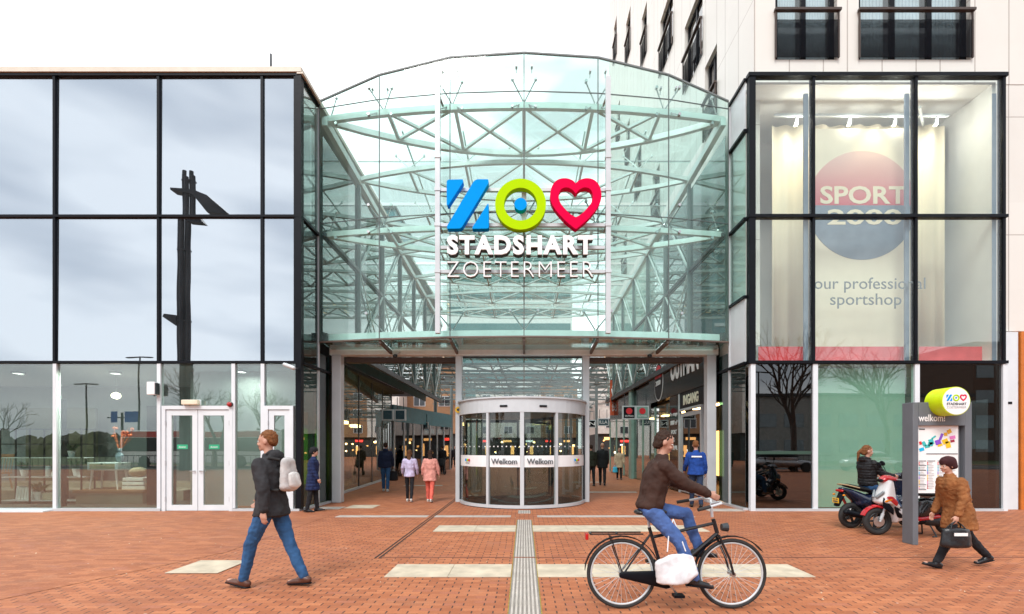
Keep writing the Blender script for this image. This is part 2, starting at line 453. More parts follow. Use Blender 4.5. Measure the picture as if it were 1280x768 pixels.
slabs(-2.05, -.3, 10.97, 11.25, 1.0, M['slab_grey'])
slabs(.3, 3.9, 10.97, 11.25, 1.0, M['slab_grey'])
slabs(-4.51, -3.84, 6.06, 6.74, .67, M['slab'], z=0.012)
slabs(-4.7, -3.95, 12.6, 13.3, .75, M['slab'])
slabs(-5.4, -4.75, 12.4, 12.9, .65, M['slab_grey'])
slabs(4.6, 5.5, 12.0, 12.5, .65, M['slab_grey'])
slabs(2.0, 4.0, 17.0, 17.35, .65, M['slab_grey'])
slabs(2.2, 3.6, 22.0, 22.35, .65, M['slab_grey'])
slabs(-5.0, -3.4, 20.0, 20.35, .65, M['slab_grey'])
t = MB()
for (a, b_) in ((3.6, 6.9), (6.98, 10.55), (11.6, 12.15)):
    y = a
    while y < b_ - .05:
        y2 = min(y + .3, b_)
        t.box(-.147, .163, y + .003, y2 - .003, 0.0, .008)
        for i in range(7):
            x = -.147 + .03 + i * .0417
            t.prism([(x - .012, .008), (x + .012, .008), (x + .007, .0135), (x - .007, .0135)], y2 - y - .03, 'y', y + .015)
        y = y2
tag(t.build('tactile_strip', M['tactile']), kind='structure')
tag(MB().box(-.157, -.15, 3.6, 10.55, 0, .006).box(.166, .173, 3.6, 10.55, 0, .006).build('moss_line', C_('moss', (.32, .27, .04), .9, var=.5, scale=30)), kind='structure')
t = MB()
for x in (-2.13, -2.07):
    t.box(x - .012, x + .012, 6.9, 30, 0.001, .0055)
tag(t.build('drain_slot', M['gap']), kind='structure')
tag(MB().box(-2.06, 13.5, 6.94, 6.975, .001, .0052).build('expansion_joint', M['rust']), kind='structure')

# road and verge behind the camera (seen mirrored in the glass)
sheet('asphalt_road', [(-300, -19), (300, -19), (300, -11), (-300, -11)], C_('asphalt', (.05, .05, .052), .8), z=.006)
sheet('grass_verge', [(-300, -70), (300, -70), (300, -20), (-300, -20)], C_('grass', (.06, .09, .03), .9, var=.4, scale=1), z=.007)
t = MB(); 
for i in range(-30, 30): t.box(i * 6, i * 6 + 3, -15.08, -14.95, .006, .0105)
tag(t.build('road_marking', M['white']), kind='structure')

# ================================================================== LEFT GLASS BUILDING
Y0 = 12.08
S = 604 / Y0
def X(px, d=Y0): return (px - 655) * d / 604
def Zp(py, d=Y0): return 1.58 + (560 - py) * d / 604
ZM, ZL, ZT = 7.37, 3.72, 10.9
lb = thing('glass_shop_building', 'left corner building clad in tall mirror glass panes with black mullions and a beige coping', 'building', (-5.68, 12.08, 0))
def L(o):   # parent keeping world position
    o.matrix_parent_inverse = Matrix.Translation(-Vector(o.parent.location)); return o
def part(mb, name, m, par, **k):
    o = mb.build(name, m, par, **k)
    r = par
    while r.parent is not None: r = r.parent
    if par is r:
        o.location = -Vector(r.location) if r.rotation_euler.z == 0 else (0, 0, 0)
    return o
mxs = [-18.3, -14.34, -11.74, -9.14, -6.55, -5.72]
for i in range(len(mxs) - 1):
    for (z0, z1) in ((ZL, ZM), (ZM, ZT)):
        cx_, cz_ = (mxs[i] + mxs[i + 1]) / 2, (z0 + z1) / 2
        til = Matrix.Translation((cx_, Y0 + .037, cz_)) @ Euler((R(random.uniform(-.22, .22)), 0, R(random.uniform(-.22, .22)))).to_matrix().to_4x4() @ Matrix.Translation((-cx_, -Y0 - .037, -cz_))
        part(MB().box(mxs[i] + .035, mxs[i + 1] - .035, Y0 + .03, Y0 + .044, z0 + .035, z1 - .035, til), 'facade_pane', M['g_mirror'], lb)
for x in mxs:
    part(MB().box(x - .03, x + .03, Y0 - .02, Y0 + .14, ZL, ZT + .02), 'mullion', M['black'], lb)
for z in (ZL, ZM, ZT):
    part(MB().box(-18.3, -5.62, Y0 - .035, Y0 + .12, z - .028, z + .03), 'transom', M['black'], lb)
part(MB().box(-18.3, -5.55, Y0 - .06, Y0 + 22, ZT + .045, ZT + .17).box(-5.66, -5.50, Y0 - .05, Y0 + 1.02, ZT - .0, ZT + .04), 'coping', M['beige'], lb)
part(MB().box(-5.70, -5.56, Y0 - .03, Y0 + .12, 0.05, ZT), 'corner_post', M['black'], lb)
# floors, rear walls
part(MB().box(-18.2, -9.2, Y0 + .16, 16.6, ZL - .06, ZL + .25).box(-9.2, -5.75, Y0 + .161, 14.1, ZL - .06, ZL + .25), 'floor_slab', M['roomgrey'], lb)
part(MB().box(-18.2, -5.75, Y0 + .16, Y0 + 20, ZM - .06, ZM + .25), 'floor_slab', M['roomgrey'], lb)
part(MB().box(-18.2, -5.75, Y0 + .9, Y0 + 1.0, ZL + .3, ZM - .1).box(-18.2, -5.75, Y0 + .9, Y0 + 1.0, ZM + .3, ZT - .6), 'blind', C_('grey_blind', (.42, .46, .50), .8, var=.03, scale=.5), lb)
part(MB().box(-18.2, -9.3, 16.5, 16.59, 0, ZL - .061), 'shop_back_wall', M['greywall'], lb)
part(MB().box(-18.3, -5.75, Y0 + 19.9, Y0 + 20.1, 5, ZT), 'rear_wall', M['roomgrey'], lb)
part(MB().box(-18.2, -9.2, Y0 + .2, 16.4, 0.004, .06), 'shop_floor', C_('shopfloor', (.05, .05, .045), .5), lb)
# ground storey
part(MB().box(-18.3, -9.06, Y0 - .05, Y0 + .08, 0, .07).box(-7.28, -5.6, Y0 - .04, Y0 + .08, 0, .06), 'sill', M['silver'], lb)
part(MB().box(-18.3, -11.75, Y0 - .28, Y0 - .052, 0, .035), 'threshold', M['white'], lb)
for x in (-14.34, -11.72, -9.12, -7.26, -6.53):
    part(MB().box(x - .045, x + .045, Y0 - .02, Y0 + .10, .07, ZL - .036), 'shop_mullion', M['white'], lb)
for a, b_ in ((-18.2, -14.38), (-14.3, -11.765), (-11.675, -9.165)):
    part(MB().box(a, b_, Y0 + .03, Y0 + .042, .07, ZL - .04), 'shop_window', M['g_shop'], lb)
for a, b_, z in ((-9.07, -7.31, 2.6), (-7.21, -6.58, .07), (-6.48, -5.72, 2.6)):
    part(MB().box(a, b_, Y0 + .03, Y0 + .042, z, ZL - .04), 'shop_window', M['g_door'], lb)
part(MB().box(-9.1, -5.75, Y0 + 1.1, Y0 + 1.2, 0, ZL - .061), 'lobby_wall', C_('lobbywall', (.34, .38, .37), .8, var=.05), lb)
def door(par, x0, x1, leaves, z1=2.54, y=Y0):
    d = part(MB().box(x0, x0 + .09, y - .03, y + .09, 0, z1).box(x1 - .09, x1, y - .03, y + .09, 0, z1).box(x0, x1, y - .031, y + .091, z1, z1 + .09), 'door_frame', M['white'], par)
    w = (x1 - x0 - .18) / leaves
    for i in range(leaves):
        a = x0 + .09 + i * w + .008; b2 = a + w - .016
        f = MB().box(a, a + .13, y, y + .06, .01, z1 - .01).box(b2 - .13, b2, y, y + .06, .01, z1 - .01)
        f.box(a + .13, b2 - .13, y + .001, y + .059, .01, .15).box(a + .13, b2 - .13, y + .001, y + .059, z1 - .15, z1 - .01)
        lf = f.build('door_leaf', M['white'], d)
        MB().box(a + .128, b2 - .128, y + .024, y + .036, .148, z1 - .148).build('door_glass', M['g_door'], lf)
        hx = b2 - .06 if i == 0 else a + .06
        h = MB().cyl((hx, y - .05, 1.0), (hx, y, 1.0), .012).cyl((hx, y - .045, 1.0), (hx - .1 if i == 0 else hx + .1, y - .045, 1.0), .01); h.build('handle', M['steel'], lf)
        for zz in (.3, 1.2, 2.2):
            hh = a - .012 if i == 0 else b2 + .012
            MB().cyl((hh, y - .02, zz - .06), (hh, y - .02, zz + .06), .014).build('hinge', M['silver'], lf)
        if leaves > 1:
            cx = (a + b2) / 2
            st = MB().box(cx - .13, cx + .13, y + .018, y + .022, 1.55, 1.66).build('green_sticker', M['green'], lf)
            text('duwen', .08, M['signwhite'], 'sticker_text', lf, .001, loc=(cx - .09, y + .016, 1.58), fit=(.18, .05))
    return d
door(lb, X(203), X(291.5), 2)
door(lb, X(331), X(367), 1)
# small fixtures on the left facade
w = thing('wall_floodlight', 'small white wall light box high on the mullion left of the double doors', 'wall light', (-9.2, Y0 - .1, 3.05))
MB().box(-.1, .1, -.08, .05, -.16, .16).bevel(.02).build('housing', M['signwhite'], w); MB().box(.1, .13, -.07, .05, -.15, .13).build('bracket', M['dark'], w)
MB().cyl((.02, .02, -.19), (.02, .02, -.16), .02).build('sensor', M['dark'], w)
w = thing('emergency_light', 'long yellowish emergency light over the white double doors', 'light', (X(241), Y0 - .09, 2.71))
MB().box(-.2, .2, -.05, .07, -.06, .06).bevel(.02).build('diffuser', C_('old_plastic', (.75, .68, .52), .5), w); MB().box(-.22, .22, .05, .08, -.07, .07).build('base', M['white'], w)
w = thing('alarm_beacon', 'small round red alarm beacon beside the white door frame', 'alarm', (X(289), Y0 - .06, 2.66))
MB().ball((0, -.02, 0), (.06, .05, .06)).build('lens', C_('alarmred', (.35, .01, .01), .4), w, smooth=True); MB().cyl((0, 0, 0), (0, .05, 0), .065).build('base', M['dark'], w)
w = thing('security_camera', 'white bullet security camera bracketed from the dark corner post', 'camera', (-5.62, Y0 - .08, 3.55))
MB().hull([((-.22, -.22, .06), .045), ((.02, -.26, -.03), .05)]).build('housing', M['silver'], w, smooth=True)
MB().bar((0, 0, 0), (-.1, -.2, 0), .04).build('bracket', M['dark'], w)
w = thing('roof_antenna', 'thin upright antenna rod on the roof edge of the left building', 'antenna', (X(325), 12.6, ZT + .17))
MB().cyl((0, 0, 0), (0, 0, .78), .026).build('rod', M['dark'], w); MB().cyl((0, 0, 0), (0, 0, .1), .05).build('foot', M['dark'], w)

# shop interior ------------------------------------------------------------
sp = MB().box(-10.02, -9.3, Y0 + .75, Y0 + .85, .06, 2.7)
part(sp, 'display_panel', M['black'], lb)
part(MB().box(-12.12, -11.95, Y0 + .45, Y0 + .55, .06, 2.85), 'pillar_banner', M['black'], lb)
part(MB().box(-16.4, -14.1, 15.9, 16.0, .06, 2.9), 'partition', M['olive'], lb)
part(MB().box(-18, -9.9, 15, 15.9, .06, .5).box(-18, -9.8, 13.9, 15, .06, .35), 'display_podium', C_('podium', (.26, .25, .19), .6), lb)
r = thing('shelf_rack', 'open black metal shelving unit with potted plants inside the left shop window', 'shelving', (-12.95, 13.3, .06))
for x in (-1.25, -.45, .2, .95):
    for y in (-.2, .2):
        MB().box(x - .015, x + .015, y - .015, y + .015, 0, 2.05).build('upright', M['black'], r)
for z in (.08, .72, 1.25, 1.62, 2.03):
    MB().box(-1.25, .95, -.19, .19, z - .012, z + .012).build('shelf', M['silver'] if z < 1.6 else M['black'], r)
def pot_plant(x, y, z, s, label, wide=.12):
    p = thing('potted_plant', label, 'plant', (x, y, z))
    MB().cyl((0, 0, 0), (0, 0, .14 * s), .05 * s, .075 * s).build('pot', M['signwhite'], p)
    b = MB()
    for k in range(26):
        a = random.uniform(0, 2 * PI); l = random.uniform(.5, 1) * wide * 1.6 * s; u = random.uniform(.3, 1.2)
        q = Vector((math.cos(a) * l, math.sin(a) * l, .14 * s + u * .16 * s)); c0 = Vector((0, 0, .13 * s))
        n_ = (q - c0).normalized(); sd = n_.cross(Vector((0, 0, 1))).normalized() * .025 * s
        mid = (c0 + q) / 2 + Vector((0, 0, .03 * s))
        b.quad(c0, mid - sd, q, mid + sd)
    b.build('foliage', M['leaf'], p)
pot_plant(-13.75, 13.3, .80, 1.3, 'green plant in a white pot at the left end of the middle shelf')
pot_plant(-13.35, 13.3, .152, 1.6, 'larger leafy plant in a round white pot on the lowest left shelf')
pot_plant(-12.45, 13.3, 1.33, 1.2, 'spreading green plant on the upper shelf right of the window mullion')
pot_plant(-12.3, 13.3, .80, 1.5, 'green plant with reddish leaves in a white pot near the right end of the rack')
def simple(name, label, cat, m, mb, loc, rz=0, smooth=False, group=None):
    o = mb.build(name, m, None, smooth=smooth); o.location = loc; o.rotation_euler.z = rz
    return tag(o, label, cat, group)
simple('white_vase', 'tall white cylinder vase on the middle shelf of the rack', 'vase', M['signwhite'], MB().cyl((0, 0, 0), (0, 0, .28), .055, n=20), (-13.1, 13.3, .80))
simple('white_jar', 'short round white jar on the shelf beside the cylinder vase', 'jar', M['signwhite'], MB().cyl((0, 0, 0), (0, 0, .12), .06, .045, n=20).cyl((0, 0, .12), (0, 0, .14), .03, n=12), (-12.95, 13.3, .80))
b = MB()
for k in range(6): b.box(-.2 + k * .075, -.14 + k * .075, -.1, .1, 0, .36 - .02 * (k % 3), Matrix.Rotation(.12, 4, 'Y'))
simple('book_row', 'row of leaning white books on the bottom shelf of the black rack', 'books', M['signwhite'], b, (-13.7, 13.3, .152))
simple('storage_basket', 'pale woven basket beside the leaning books on the bottom shelf', 'basket', C_('basket', (.5, .45, .35), .8), MB().box(-.2, .2, -.12, .12, 0, .2).bevel(.03), (-12.95, 13.3, .152))
simple('shop_podium', 'low brown wooden display platform with a pale edge in the shop window', 'platform', M['wood'], MB().box(-.95, .95, -.5, .5, 0, .08), (-11.2, 13.5, .36))
simple('podium_base', 'pale box base beneath the brown display platform', 'base', C_('podium', (.4, .38, .28)), MB().box(-.9, .9, -.45, .45, 0, .295), (-11.2, 13.5, .062))
tb = thing('side_table', 'white side table with tapered legs and a cane drawer on the display platform', 'table', (-11.5, 13.4, .44))
MB().box(-.42, .42, -.22, .22, .52, .74).bevel(.015).build('cabinet', M['white'], tb)
MB().box(-.34, .34, -.235, -.222, .56, .70).build('drawer', C_('cane', (.42, .34, .2), .7), tb)
MB().ball((0, -.245, .70), .025).build('knob', M['dark'], tb)
for sx_ in (-1, 1):
    for sy in (-1, 1):
        MB().cyl((sx_ * .38, sy * .18, 0), (sx_ * .32, sy * .16, .52), .018, .03).build('leg', M['white'], tb)
simple('glass_vase', 'clear blue-grey vase standing on the right end of the white side table', 'vase', C_('bluevase', (.25, .35, .42), .2), MB().ball((0, 0, .14), (.1, .1, .14), 2).cyl((0, 0, .22), (0, 0, .38), .04, .05), (-11.22, 13.4, 1.182), smooth=True)
b = MB()
for k in range(14):
    a = random.uniform(0, 2 * PI); e = random.uniform(.15, .3)
    b.cyl((0, 0, 0), (math.cos(a) * e, math.sin(a) * e, random.uniform(.35, .65)), .006, n=5).ball((math.cos(a) * e, math.sin(a) * e, random.uniform(.4, .65)), (.05, .05, .035), 1)
simple('dried_flowers', 'spray of dried orange flowers standing in the blue-grey vase', 'flowers', C_('driedorange', (.5, .13, .05), .8, var=.4, scale=12), b, (-11.22, 13.4, 1.5))
for k in range(3):
    simple('coffee_table_book', ['thick white book lying at the bottom of the stack on the platform', 'middle white book of the stack on the platform', 'white book lying uppermost in the stack under the wicker pot'][k], 'book', M['signwhite'],
           MB().box(-.31 + k * .01, .31 - k * .02, -.2, .2, 0, .09).bevel(.008), (-10.68, 13.4, .442 + k * .115))
simple('wicker_pot', 'round wicker pot on top of the stack of white books', 'pot', C_('wicker', (.32, .27, .18), .9, var=.5, scale=40), MB().ball((0, 0, .13), (.21, .21, .14), 3), (-10.7, 13.4, .78), smooth=True)
ch = thing('wooden_chair', 'wooden spindle back chair far left behind the shop window', 'chair', (-15.6, 14.3, .36))
MB().box(-.22, .22, -.22, .22, .45, .49).build('seat', M['wood'], ch)
for sx_ in (-1, 1):
    for sy in (-1, 1): MB().cyl((sx_ * .22, sy * .22, 0), (sx_ * .17, sy * .17, .45), .018).build('leg', M['wood'], ch)
b = MB()
for k in range(6): b.cyl((-.2 + k * .08, .2, .49), (-.22 + k * .088, .26, .95), .01, n=6)
b.box(-.26, .26, .24, .28, .93, 1.03); b.build('backrest', M['wood'], ch)
pf = thing('wall_picture', 'small black framed print on the pale wall behind the shelving', 'picture', (-14.9, 16.46, 2.2))
MB().box(-.3, .3, -.03, .03, -.32, .32).build('frame', M['black'], pf); MB().box(-.25, .25, -.036, -.03, -.27, .27).build('print', M['greywall'], pf)
# a hanging globe lamp and a spot seen through the window
hl = thing('pendant_lamp', 'small glowing round ceiling lamp inside the left shop', 'lamp', (X(145, 13.6), 13.6, Zp(495, 13.6)))
MB().ball((0, 0, 0), (.11, .11, .09), 2).build('shade', M['spot'], hl, smooth=True); MB().cyl((0, 0, .09), (0, 0, ZL - .1 - Zp(495, 13.6)), .006).build('cord', M['dark'], hl)

# ================================================================== SPORTS SHOP (right corner building)
rb = thing('sports_shop_building', 'right corner building with tall clear windows showing a round sports logo', 'building', (5.68, 12.08, 0))
rx = [5.72, 7.24, 9.80, 12.0]
for x in rx:
    part(MB().box(x - .032, x + .032, Y0 - .02, Y0 + .14, ZL, ZT), 'mullion', M['black'], rb)
part(MB().box(5.62, 5.78, Y0 - .03, Y0 + .12, ZL - .02, ZT), 'corner_post', M['black'], rb)
for z, h in ((ZL, .036), (ZM, .036), (ZT, .045)):
    part(MB().box(5.60, 12.07, Y0 - .05, Y0 + .12, z - h, z + h), 'transom', M['black'], rb)
for i in range(3):
    for (z0, z1) in ((ZL, ZM), (ZM, ZT)):
        part(MB().box(rx[i] + .04, rx[i + 1] - .04, Y0 + .03, Y0 + .044, z0 + .04, z1 - .04), 'facade_pane', M['g_clear'], rb)
    part(MB().box(rx[i + 1] - .15, rx[i + 1] - .042, Y0 + .15, Y0 + .2, ZL + .05, ZT - .35), 'fin', C_('fin_blue', (.22, .27, .36), .5), rb)
# display room behind the upper glass
yb = 14.6
part(MB().box(5.75, 11.95, yb, yb + .1, ZL, ZT - .1), 'display_back_wall', M['room'], rb)
for a_, c_, y_ in ((5.75, 5.85, .45), (11.85, 11.95, .16)): part(MB().box(a_, c_, Y0 + y_, yb, ZL, ZT - .1), 'display_side_wall', M['room'], rb)
part(MB().box(5.75, 11.95, Y0 + .16, yb + .1, ZT - .12, ZT - .06), 'display_ceiling', M['room'], rb)
part(MB().box(5.75, 11.95, Y0 + .16, yb + .1, ZL - .06, ZL + .06), 'display_floor', M['room'], rb)
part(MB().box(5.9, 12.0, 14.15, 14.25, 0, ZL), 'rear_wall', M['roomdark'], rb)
# curtains
def curtain(x0, x1, y, z0, z1, label):
    b = MB(); n = int((x1 - x0) / .09)
    vs = []
    for i in range(n + 1):
        x = x0 + (x1 - x0) * i / n; dy = .05 * math.sin(i * 1.15) + .02 * math.sin(i * .37)
        vs.append((b.b.verts.new((x, y + dy, z0)), b.b.verts.new((x, y + dy, z1)), b.b.verts.new((x, y + dy + .012, z0)), b.b.verts.new((x, y + dy + .012, z1))))
    for i in range(n):
        a, c = vs[i], vs[i + 1]
        b.b.faces.new((a[0], c[0], c[1], a[1])); b.b.faces.new((a[2], a[3], c[3], c[2]))
        b.b.faces.new((a[0], a[2], c[2], c[0])); b.b.faces.new((a[1], c[1], c[3], a[3]))
    tag(b.build('curtain', M['cream'], smooth=True), label, 'curtain', None)
curtain(6.75, 11.45, 13.15, ZL + .1, 10.35, 'wide cream curtain backdrop behind the round sports logo banner')
# logo banner, standing just behind the middle pane
BY = 12.75
bn = thing('logo_banner', 'tall cream banner with a red and blue round sports logo behind the middle pane', 'banner', (X(1077, BY), BY, ZL + .08))
bx0, bx1 = X(1018, BY), X(1138, BY)
cxb = X(1077, BY)
LB = Matrix.Translation(-Vector(bn.location))
def bpart(mb, name, m, **k): return mb.build(name, m, bn, mtx=LB, **k)
bpart(MB().box(bx0, bx1, BY, BY + .02, ZL + .08, 10.0), 'banner_cloth', C_('banner_cream', (.84, .76, .62), .85, var=.03))
zc = Zp(257, BY); rr = 68 * BY / 604
def disc_clip(sign, cut):
    pts = []
    for i in range(65):
        a = PI * i / 64
        pts.append((cxb + rr * math.cos(a), zc + sign * rr * math.sin(a)))
    lo, hi = bx0 + .01, bx1 - .01
    return [(min(max(x, lo), hi), z) for x, z in pts]
up = disc_clip(1, 0); dn = disc_clip(-1, 0)
cutz = Zp(257, BY)
def dedup(p):
    o = []
    for q in p:
        if not o or (abs(q[0] - o[-1][0]) + abs(q[1] - o[-1][1])) > 1e-4: o.append(q)
    return o
tg = NT('logo_red_fade')
zz_ = tg.xyz()[2]
tg.pbr(tg.mix(tg.ramp(zz_, (Zp(257, BY) - ZL - .08), (Zp(195, BY) - ZL - .08)), (0.62, .12, .16), (.80, .55, .50)), .7)
bpart(MB().prism(dedup(up), -.006, 'y', BY - .002), 'red_half', tg.m)
bpart(MB().prism(dedup(dn), -.006, 'y', BY - .002), 'blue_half', C_('logo_blue', (.20, .25, .33), .7))
cr_ = C_('banner_letter', (.84, .74, .58), .8, var=.02)
for s, py0, py1, px0, px1 in (('SPORT', 255.5, 233, 1025, 1133), ('2000', 281.5, 262, 1034, 1127)):
    text(s, .5, cr_, 'logo_lettering', bn, .003, .012, loc=Vector((X(px0, BY), BY - .012, Zp(py0, BY))) - bn.location, fit=(X(px1, BY) - X(px0, BY), Zp(py1, BY) - Zp(py0, BY)))
sg = thing('window_slogan', 'grey slogan lettering on the lower middle window of the sports shop', 'lettering', (X(1018, 12.13), 12.135, Zp(386, 12.13)))
for s, py0, py1, px0, px1 in (('our professional', 366, 347, 1018, 1157), ('sportshop', 386, 367, 1038, 1127)):
    text(s, .3, C_('slogan_grey', (.16, .19, .22), .6), 'lettering', sg, .004, .0, loc=Vector((X(px0, 12.13), 12.135, Zp(py0, 12.13))) - sg.location, fit=(X(px1, 12.13) - X(px0, 12.13), Zp(py1, 12.13) - Zp(py0, 12.13)))
for k, (a, b_) in enumerate(((948, 1007), (1019, 1136), (1149, 1240))):
    simple('red_banner', ['red window strip in the left bay under the cream curtain', 'red window strip below the slogan in the middle bay', 'pale red window strip in the right bay of the sports shop'][k], 'banner', M['pred'] if k == 0 else C_('pred_pale', (.72, .13, .15), .6),
           MB().box(0, X(b_, 12.5) - X(a, 12.5), 0, .01, 0, .42), (X(a, 12.5), 12.5, ZL + .06), group='red strips along the foot of the display windows')
# track lights
tr_ = thing('track_light', 'white ceiling track with small spot lamps in the sports shop display', 'track light', (8.8, 12.75, ZT - .55))
MB().box(-2.2, 2.4, -.03, .03, -.03, .03).box(-1.9, 2.2, .5, .56, -.03, .03).bar((1.4, -.3, 0), (2.2, .55, 0), .05).build('track', M['silver'], tr_)
for x in (-1.6, -.2, 1.0, 2.1):
    q = MB().cyl((x, .05, -.22), (x, 0, -.05), .05, .035).build('spot', M['silver'], tr_)
    MB().cyl((x, .062, -.235), (x, .06, -.225), .04).build('bulb', M['spot'], q)
for x in (7.4, 9.2, 10.6):
    l = bpy.data.lights.new('display_spot', 'SPOT'); l.energy = 28 if x != 9.2 else 26; l.color = (1, .75, .42); l.spot_size = R(85); l.shadow_soft_size = .1; l.spot_blend = .8
    o = bpy.data.objects.new('display_spot', l); COL.objects.link(o); o.location = (x, 12.5 if x == 9.2 else 12.75, ZT - .7); o.rotation_euler = (R(10), 0, 0)
for x in (7.2, 8.6, 9.8, 10.9):
    l = bpy.data.lights.new('display_light', 'POINT'); l.energy = 14; l.shadow_soft_size = .05; l.color = (1, .95, .88)
    o = bpy.data.objects.new('display_light', l); COL.objects.link(o); o.location = (x, 12.7, ZT - .78)
# ground storey
for x in (5.72, 7.28, 9.82, 12.02):
    part(MB().box(x - .06, x + .06, Y0 - .02, Y0 + .10, .0, ZL - .046), 'shop_mullion', M['white'], rb)
part(MB().box(5.78, 11.96, Y0 - .04, Y0 + .06, 0, .06), 'sill', M['silver'], rb)
part(MB().box(5.78, 7.22, Y0 + .03, Y0 + .042, .06, ZL - .046), 'shop_window', M['g_dark'], rb)
part(MB().box(7.34, 9.76, Y0 + .03, Y0 + .042, .06, ZL - .046), 'shop_window', M['frost'], rb)
part(MB().box(7.34, 9.76, Y0 + .3, Y0 + .35, .06, ZL - .1), 'window_backing', C_('back_green', (.45, .62, .54), .8, var=.03), rb)
part(MB().box(9.88, 11.96, Y0 + .03, Y0 + .042, .06, ZL - .046), 'shop_window', M['g_dark'], rb)
part(MB().box(5.79, 7.2, Y0 + .02, Y0 + .027, 1.42, 1.5), 'window_strip', C_('stripgreen', (.03, .07, .05)), rb)
# escalator behind the dark window
es = thing('escalator', 'diagonal escalator handrail and steps behind the dark window left of the frosted one', 'escalator', (6.0, 13.3, 0))
MB().bar((.1, .2, 2.6), (1.4, .2, .5), .3, .08).build('balustrade', C_('esc_gold', (.35, .25, .12), .4, 0), es)
MB().bar((.1, .0, 2.85), (1.4, .0, .75), .06, .06).build('handrail', C_('esc_rail', (.75, .6, .35), .4), es)
MB().bar((.1, .5, 2.3), (1.4, .5, .2), .5, .6).build('step_run', M['dark'], es)
# wall to the right of the shop front
part(MB().box(12.08, 12.66, Y0 + .3, Y0 + .5, 0, 4.55), 'service_door_frame', M['white'], rb)
part(MB().box(12.14, 12.5, Y0 + .29, Y0 + .3, 2.7, 2.76), 'vent_slot', M['black'], rb)
part(MB().box(12.69, 16, Y0 + .25, Y0 + .5, 0, 4.55), 'orange_door', M['orange'], rb)
# side return at x = 5.6
for s, par in ((-1, lb), (1, rb)):
    x = s * 5.6
    def side(y0, y1, z0, z1, m, nm='side_pane'):
        part(MB().box(min(x, x + s * .012), max(x, x + s * .012), y0 + .03, y1 - .03, z0 + .03, z1 - .03), nm, m, par)
    y1 = 13.15
    if s < 0:
        side(12.2, y1, ZM, ZT, M['g_front']); side(12.2, y1, ZL, ZM, M['g_teal'])
        zs = (ZL, ZM)
    else:
        side(12.2, y1, 9.6, ZT, M['white'], 'side_panel'); side(12.2, y1, ZM, 9.6, M['g_front']); side(12.2, y1, 5.4, ZM, M['g_front']); side(12.2, y1, ZL, 5.4, M['white'], 'side_panel')
        zs = (ZL, 5.4, ZM, 9.6)
    for z in zs + (ZT - .02,):
        part(MB().box(x - .05, x + .05, 12.2, y1 + .9 if z == ZL else y1, z - .035, z + .035), 'side_transom', M['black'], par)
    part(MB().box(x - .03, x + .03, y1 - .03, y1 + .03, 0.05, ZT - .1), 'side_post', M['silver'], par)
    side(12.2, 13.12, .05, ZL, M['g_teal']); side(13.18, 13.9, .05, 4.2, M['g_teal'])
    part(MB().box(x - .06, x + .06, 12.2, 13.9, 0, .06), 'side_sill', M['silver'], par)
    if s < 0: part(MB().box(-6.55, -6.5, 13.3, 32, 4.65, ZT - .3), 'upper_wall', C_('inner_teal', (.05, .10, .10), .7), par)
    # inner partition so the corner reads with depth
    part(MB().box(min(x + s * .9, x + s * .95), max(x + s * .9, x + s * .95), 13.3, 14.1, 0, ZL), 'inner_wall', M['roomdark'] if s > 0 else C_('inner_teal', (.05, .10, .10), .7), par)

# ================================================================== TOWER
tw = thing('apartment_tower', 'tall apartment tower clad in cream panels rising above the sports shop', 'tower', (5.95, 12.5, 10.98))
TX, TY = 5.95, 12.5
TWL = Matrix.Translation(-Vector(tw.location))
def tpart(mb, name, m, par=tw, **k): return mb.build(name, m, par, mtx=TWL, **k)
frontw = [(6.50, 8.10), (8.66, 11.55), (13.6, 15.2), (16.4, 19.2)]
levels = [11.62 + 3.05 * k for k in range(7)]
TOPZ = 34.0
# front wall with real openings, built as strips
b = MB()
xs = [TX] + [v for w_ in frontw for v in w_] + [26]
for i in range(0, len(xs) - 1, 2): b.box(xs[i], xs[i + 1], TY, TY + .3, 10.98, TOPZ)
for a, c in frontw:
    z = 10.98
    for lv in levels:
        b.box(a, c, TY + .001, TY + .299, z, lv - .0); z = lv + 2.45
    b.box(a, c, TY + .001, TY + .299, z, TOPZ)
tpart(b, 'front_wall', M['cladx'])
sidew = [[(14.9, 15.9), (21.2, 22.4), (28, 29.2)], [(16.1, 17.9), (24.5, 25.7), (31, 32)], [(14.9, 15.9), (19.3, 21.1), (27.2, 28.2)],
         [(16.1, 17.9), (23.4, 24.4), (30, 31)], [(14.9, 15.9), (19.3, 21.1), (27, 28.2)], [(16.1, 17.9), (24.5, 25.7), (31, 32)], [(14.9, 15.9), (21.2, 22.4), (28, 29.2)]]
b = MB(); TYE = 33.8
b.box(TX + .001, TX + .3, TY + .3, TYE, 4.3, levels[0])
for k, lv in enumerate(levels):
    ys = [TY + .3] + [v for w_ in sidew[k] for v in w_] + [TYE]
    for i in range(0, len(ys) - 1, 2): b.box(TX + .001, TX + .3, ys[i], ys[i + 1], lv, lv + 2.45)
    b.box(TX + .001, TX + .3, TY + .3, TYE, lv + 2.45, levels[k + 1] if k < 6 else TOPZ)
tpart(b, 'side_wall', M['clady'])
tpart(MB().box(TX + .3, 26, TYE - .3, TYE, 4.3, TOPZ).box(25.7, 26, TY + .3, TYE - .3, 4.3, TOPZ), 'back_wall', M['cladx'])
tpart(MB().box(TX, 26, TY, TYE, TOPZ, TOPZ + .3), 'tower_roof', M['dark'])
tpart(MB().box(12.1, 26, TY + .01, TY + .29, 4.6, 10.97), 'lower_wall', M['cladx'])
tpart(MB().box(TX + .5, 25, 13.9, 14.0, 11, TOPZ - .1).box(7.6, 7.7, 14.1, 33, 11, TOPZ - .1), 'room_wall', C_('curtain_blue', (.20, .23, .27), .8, var=.1))
curt = C_('net_curtain', (.55, .62, .72), .9, var=.15, scale=2)
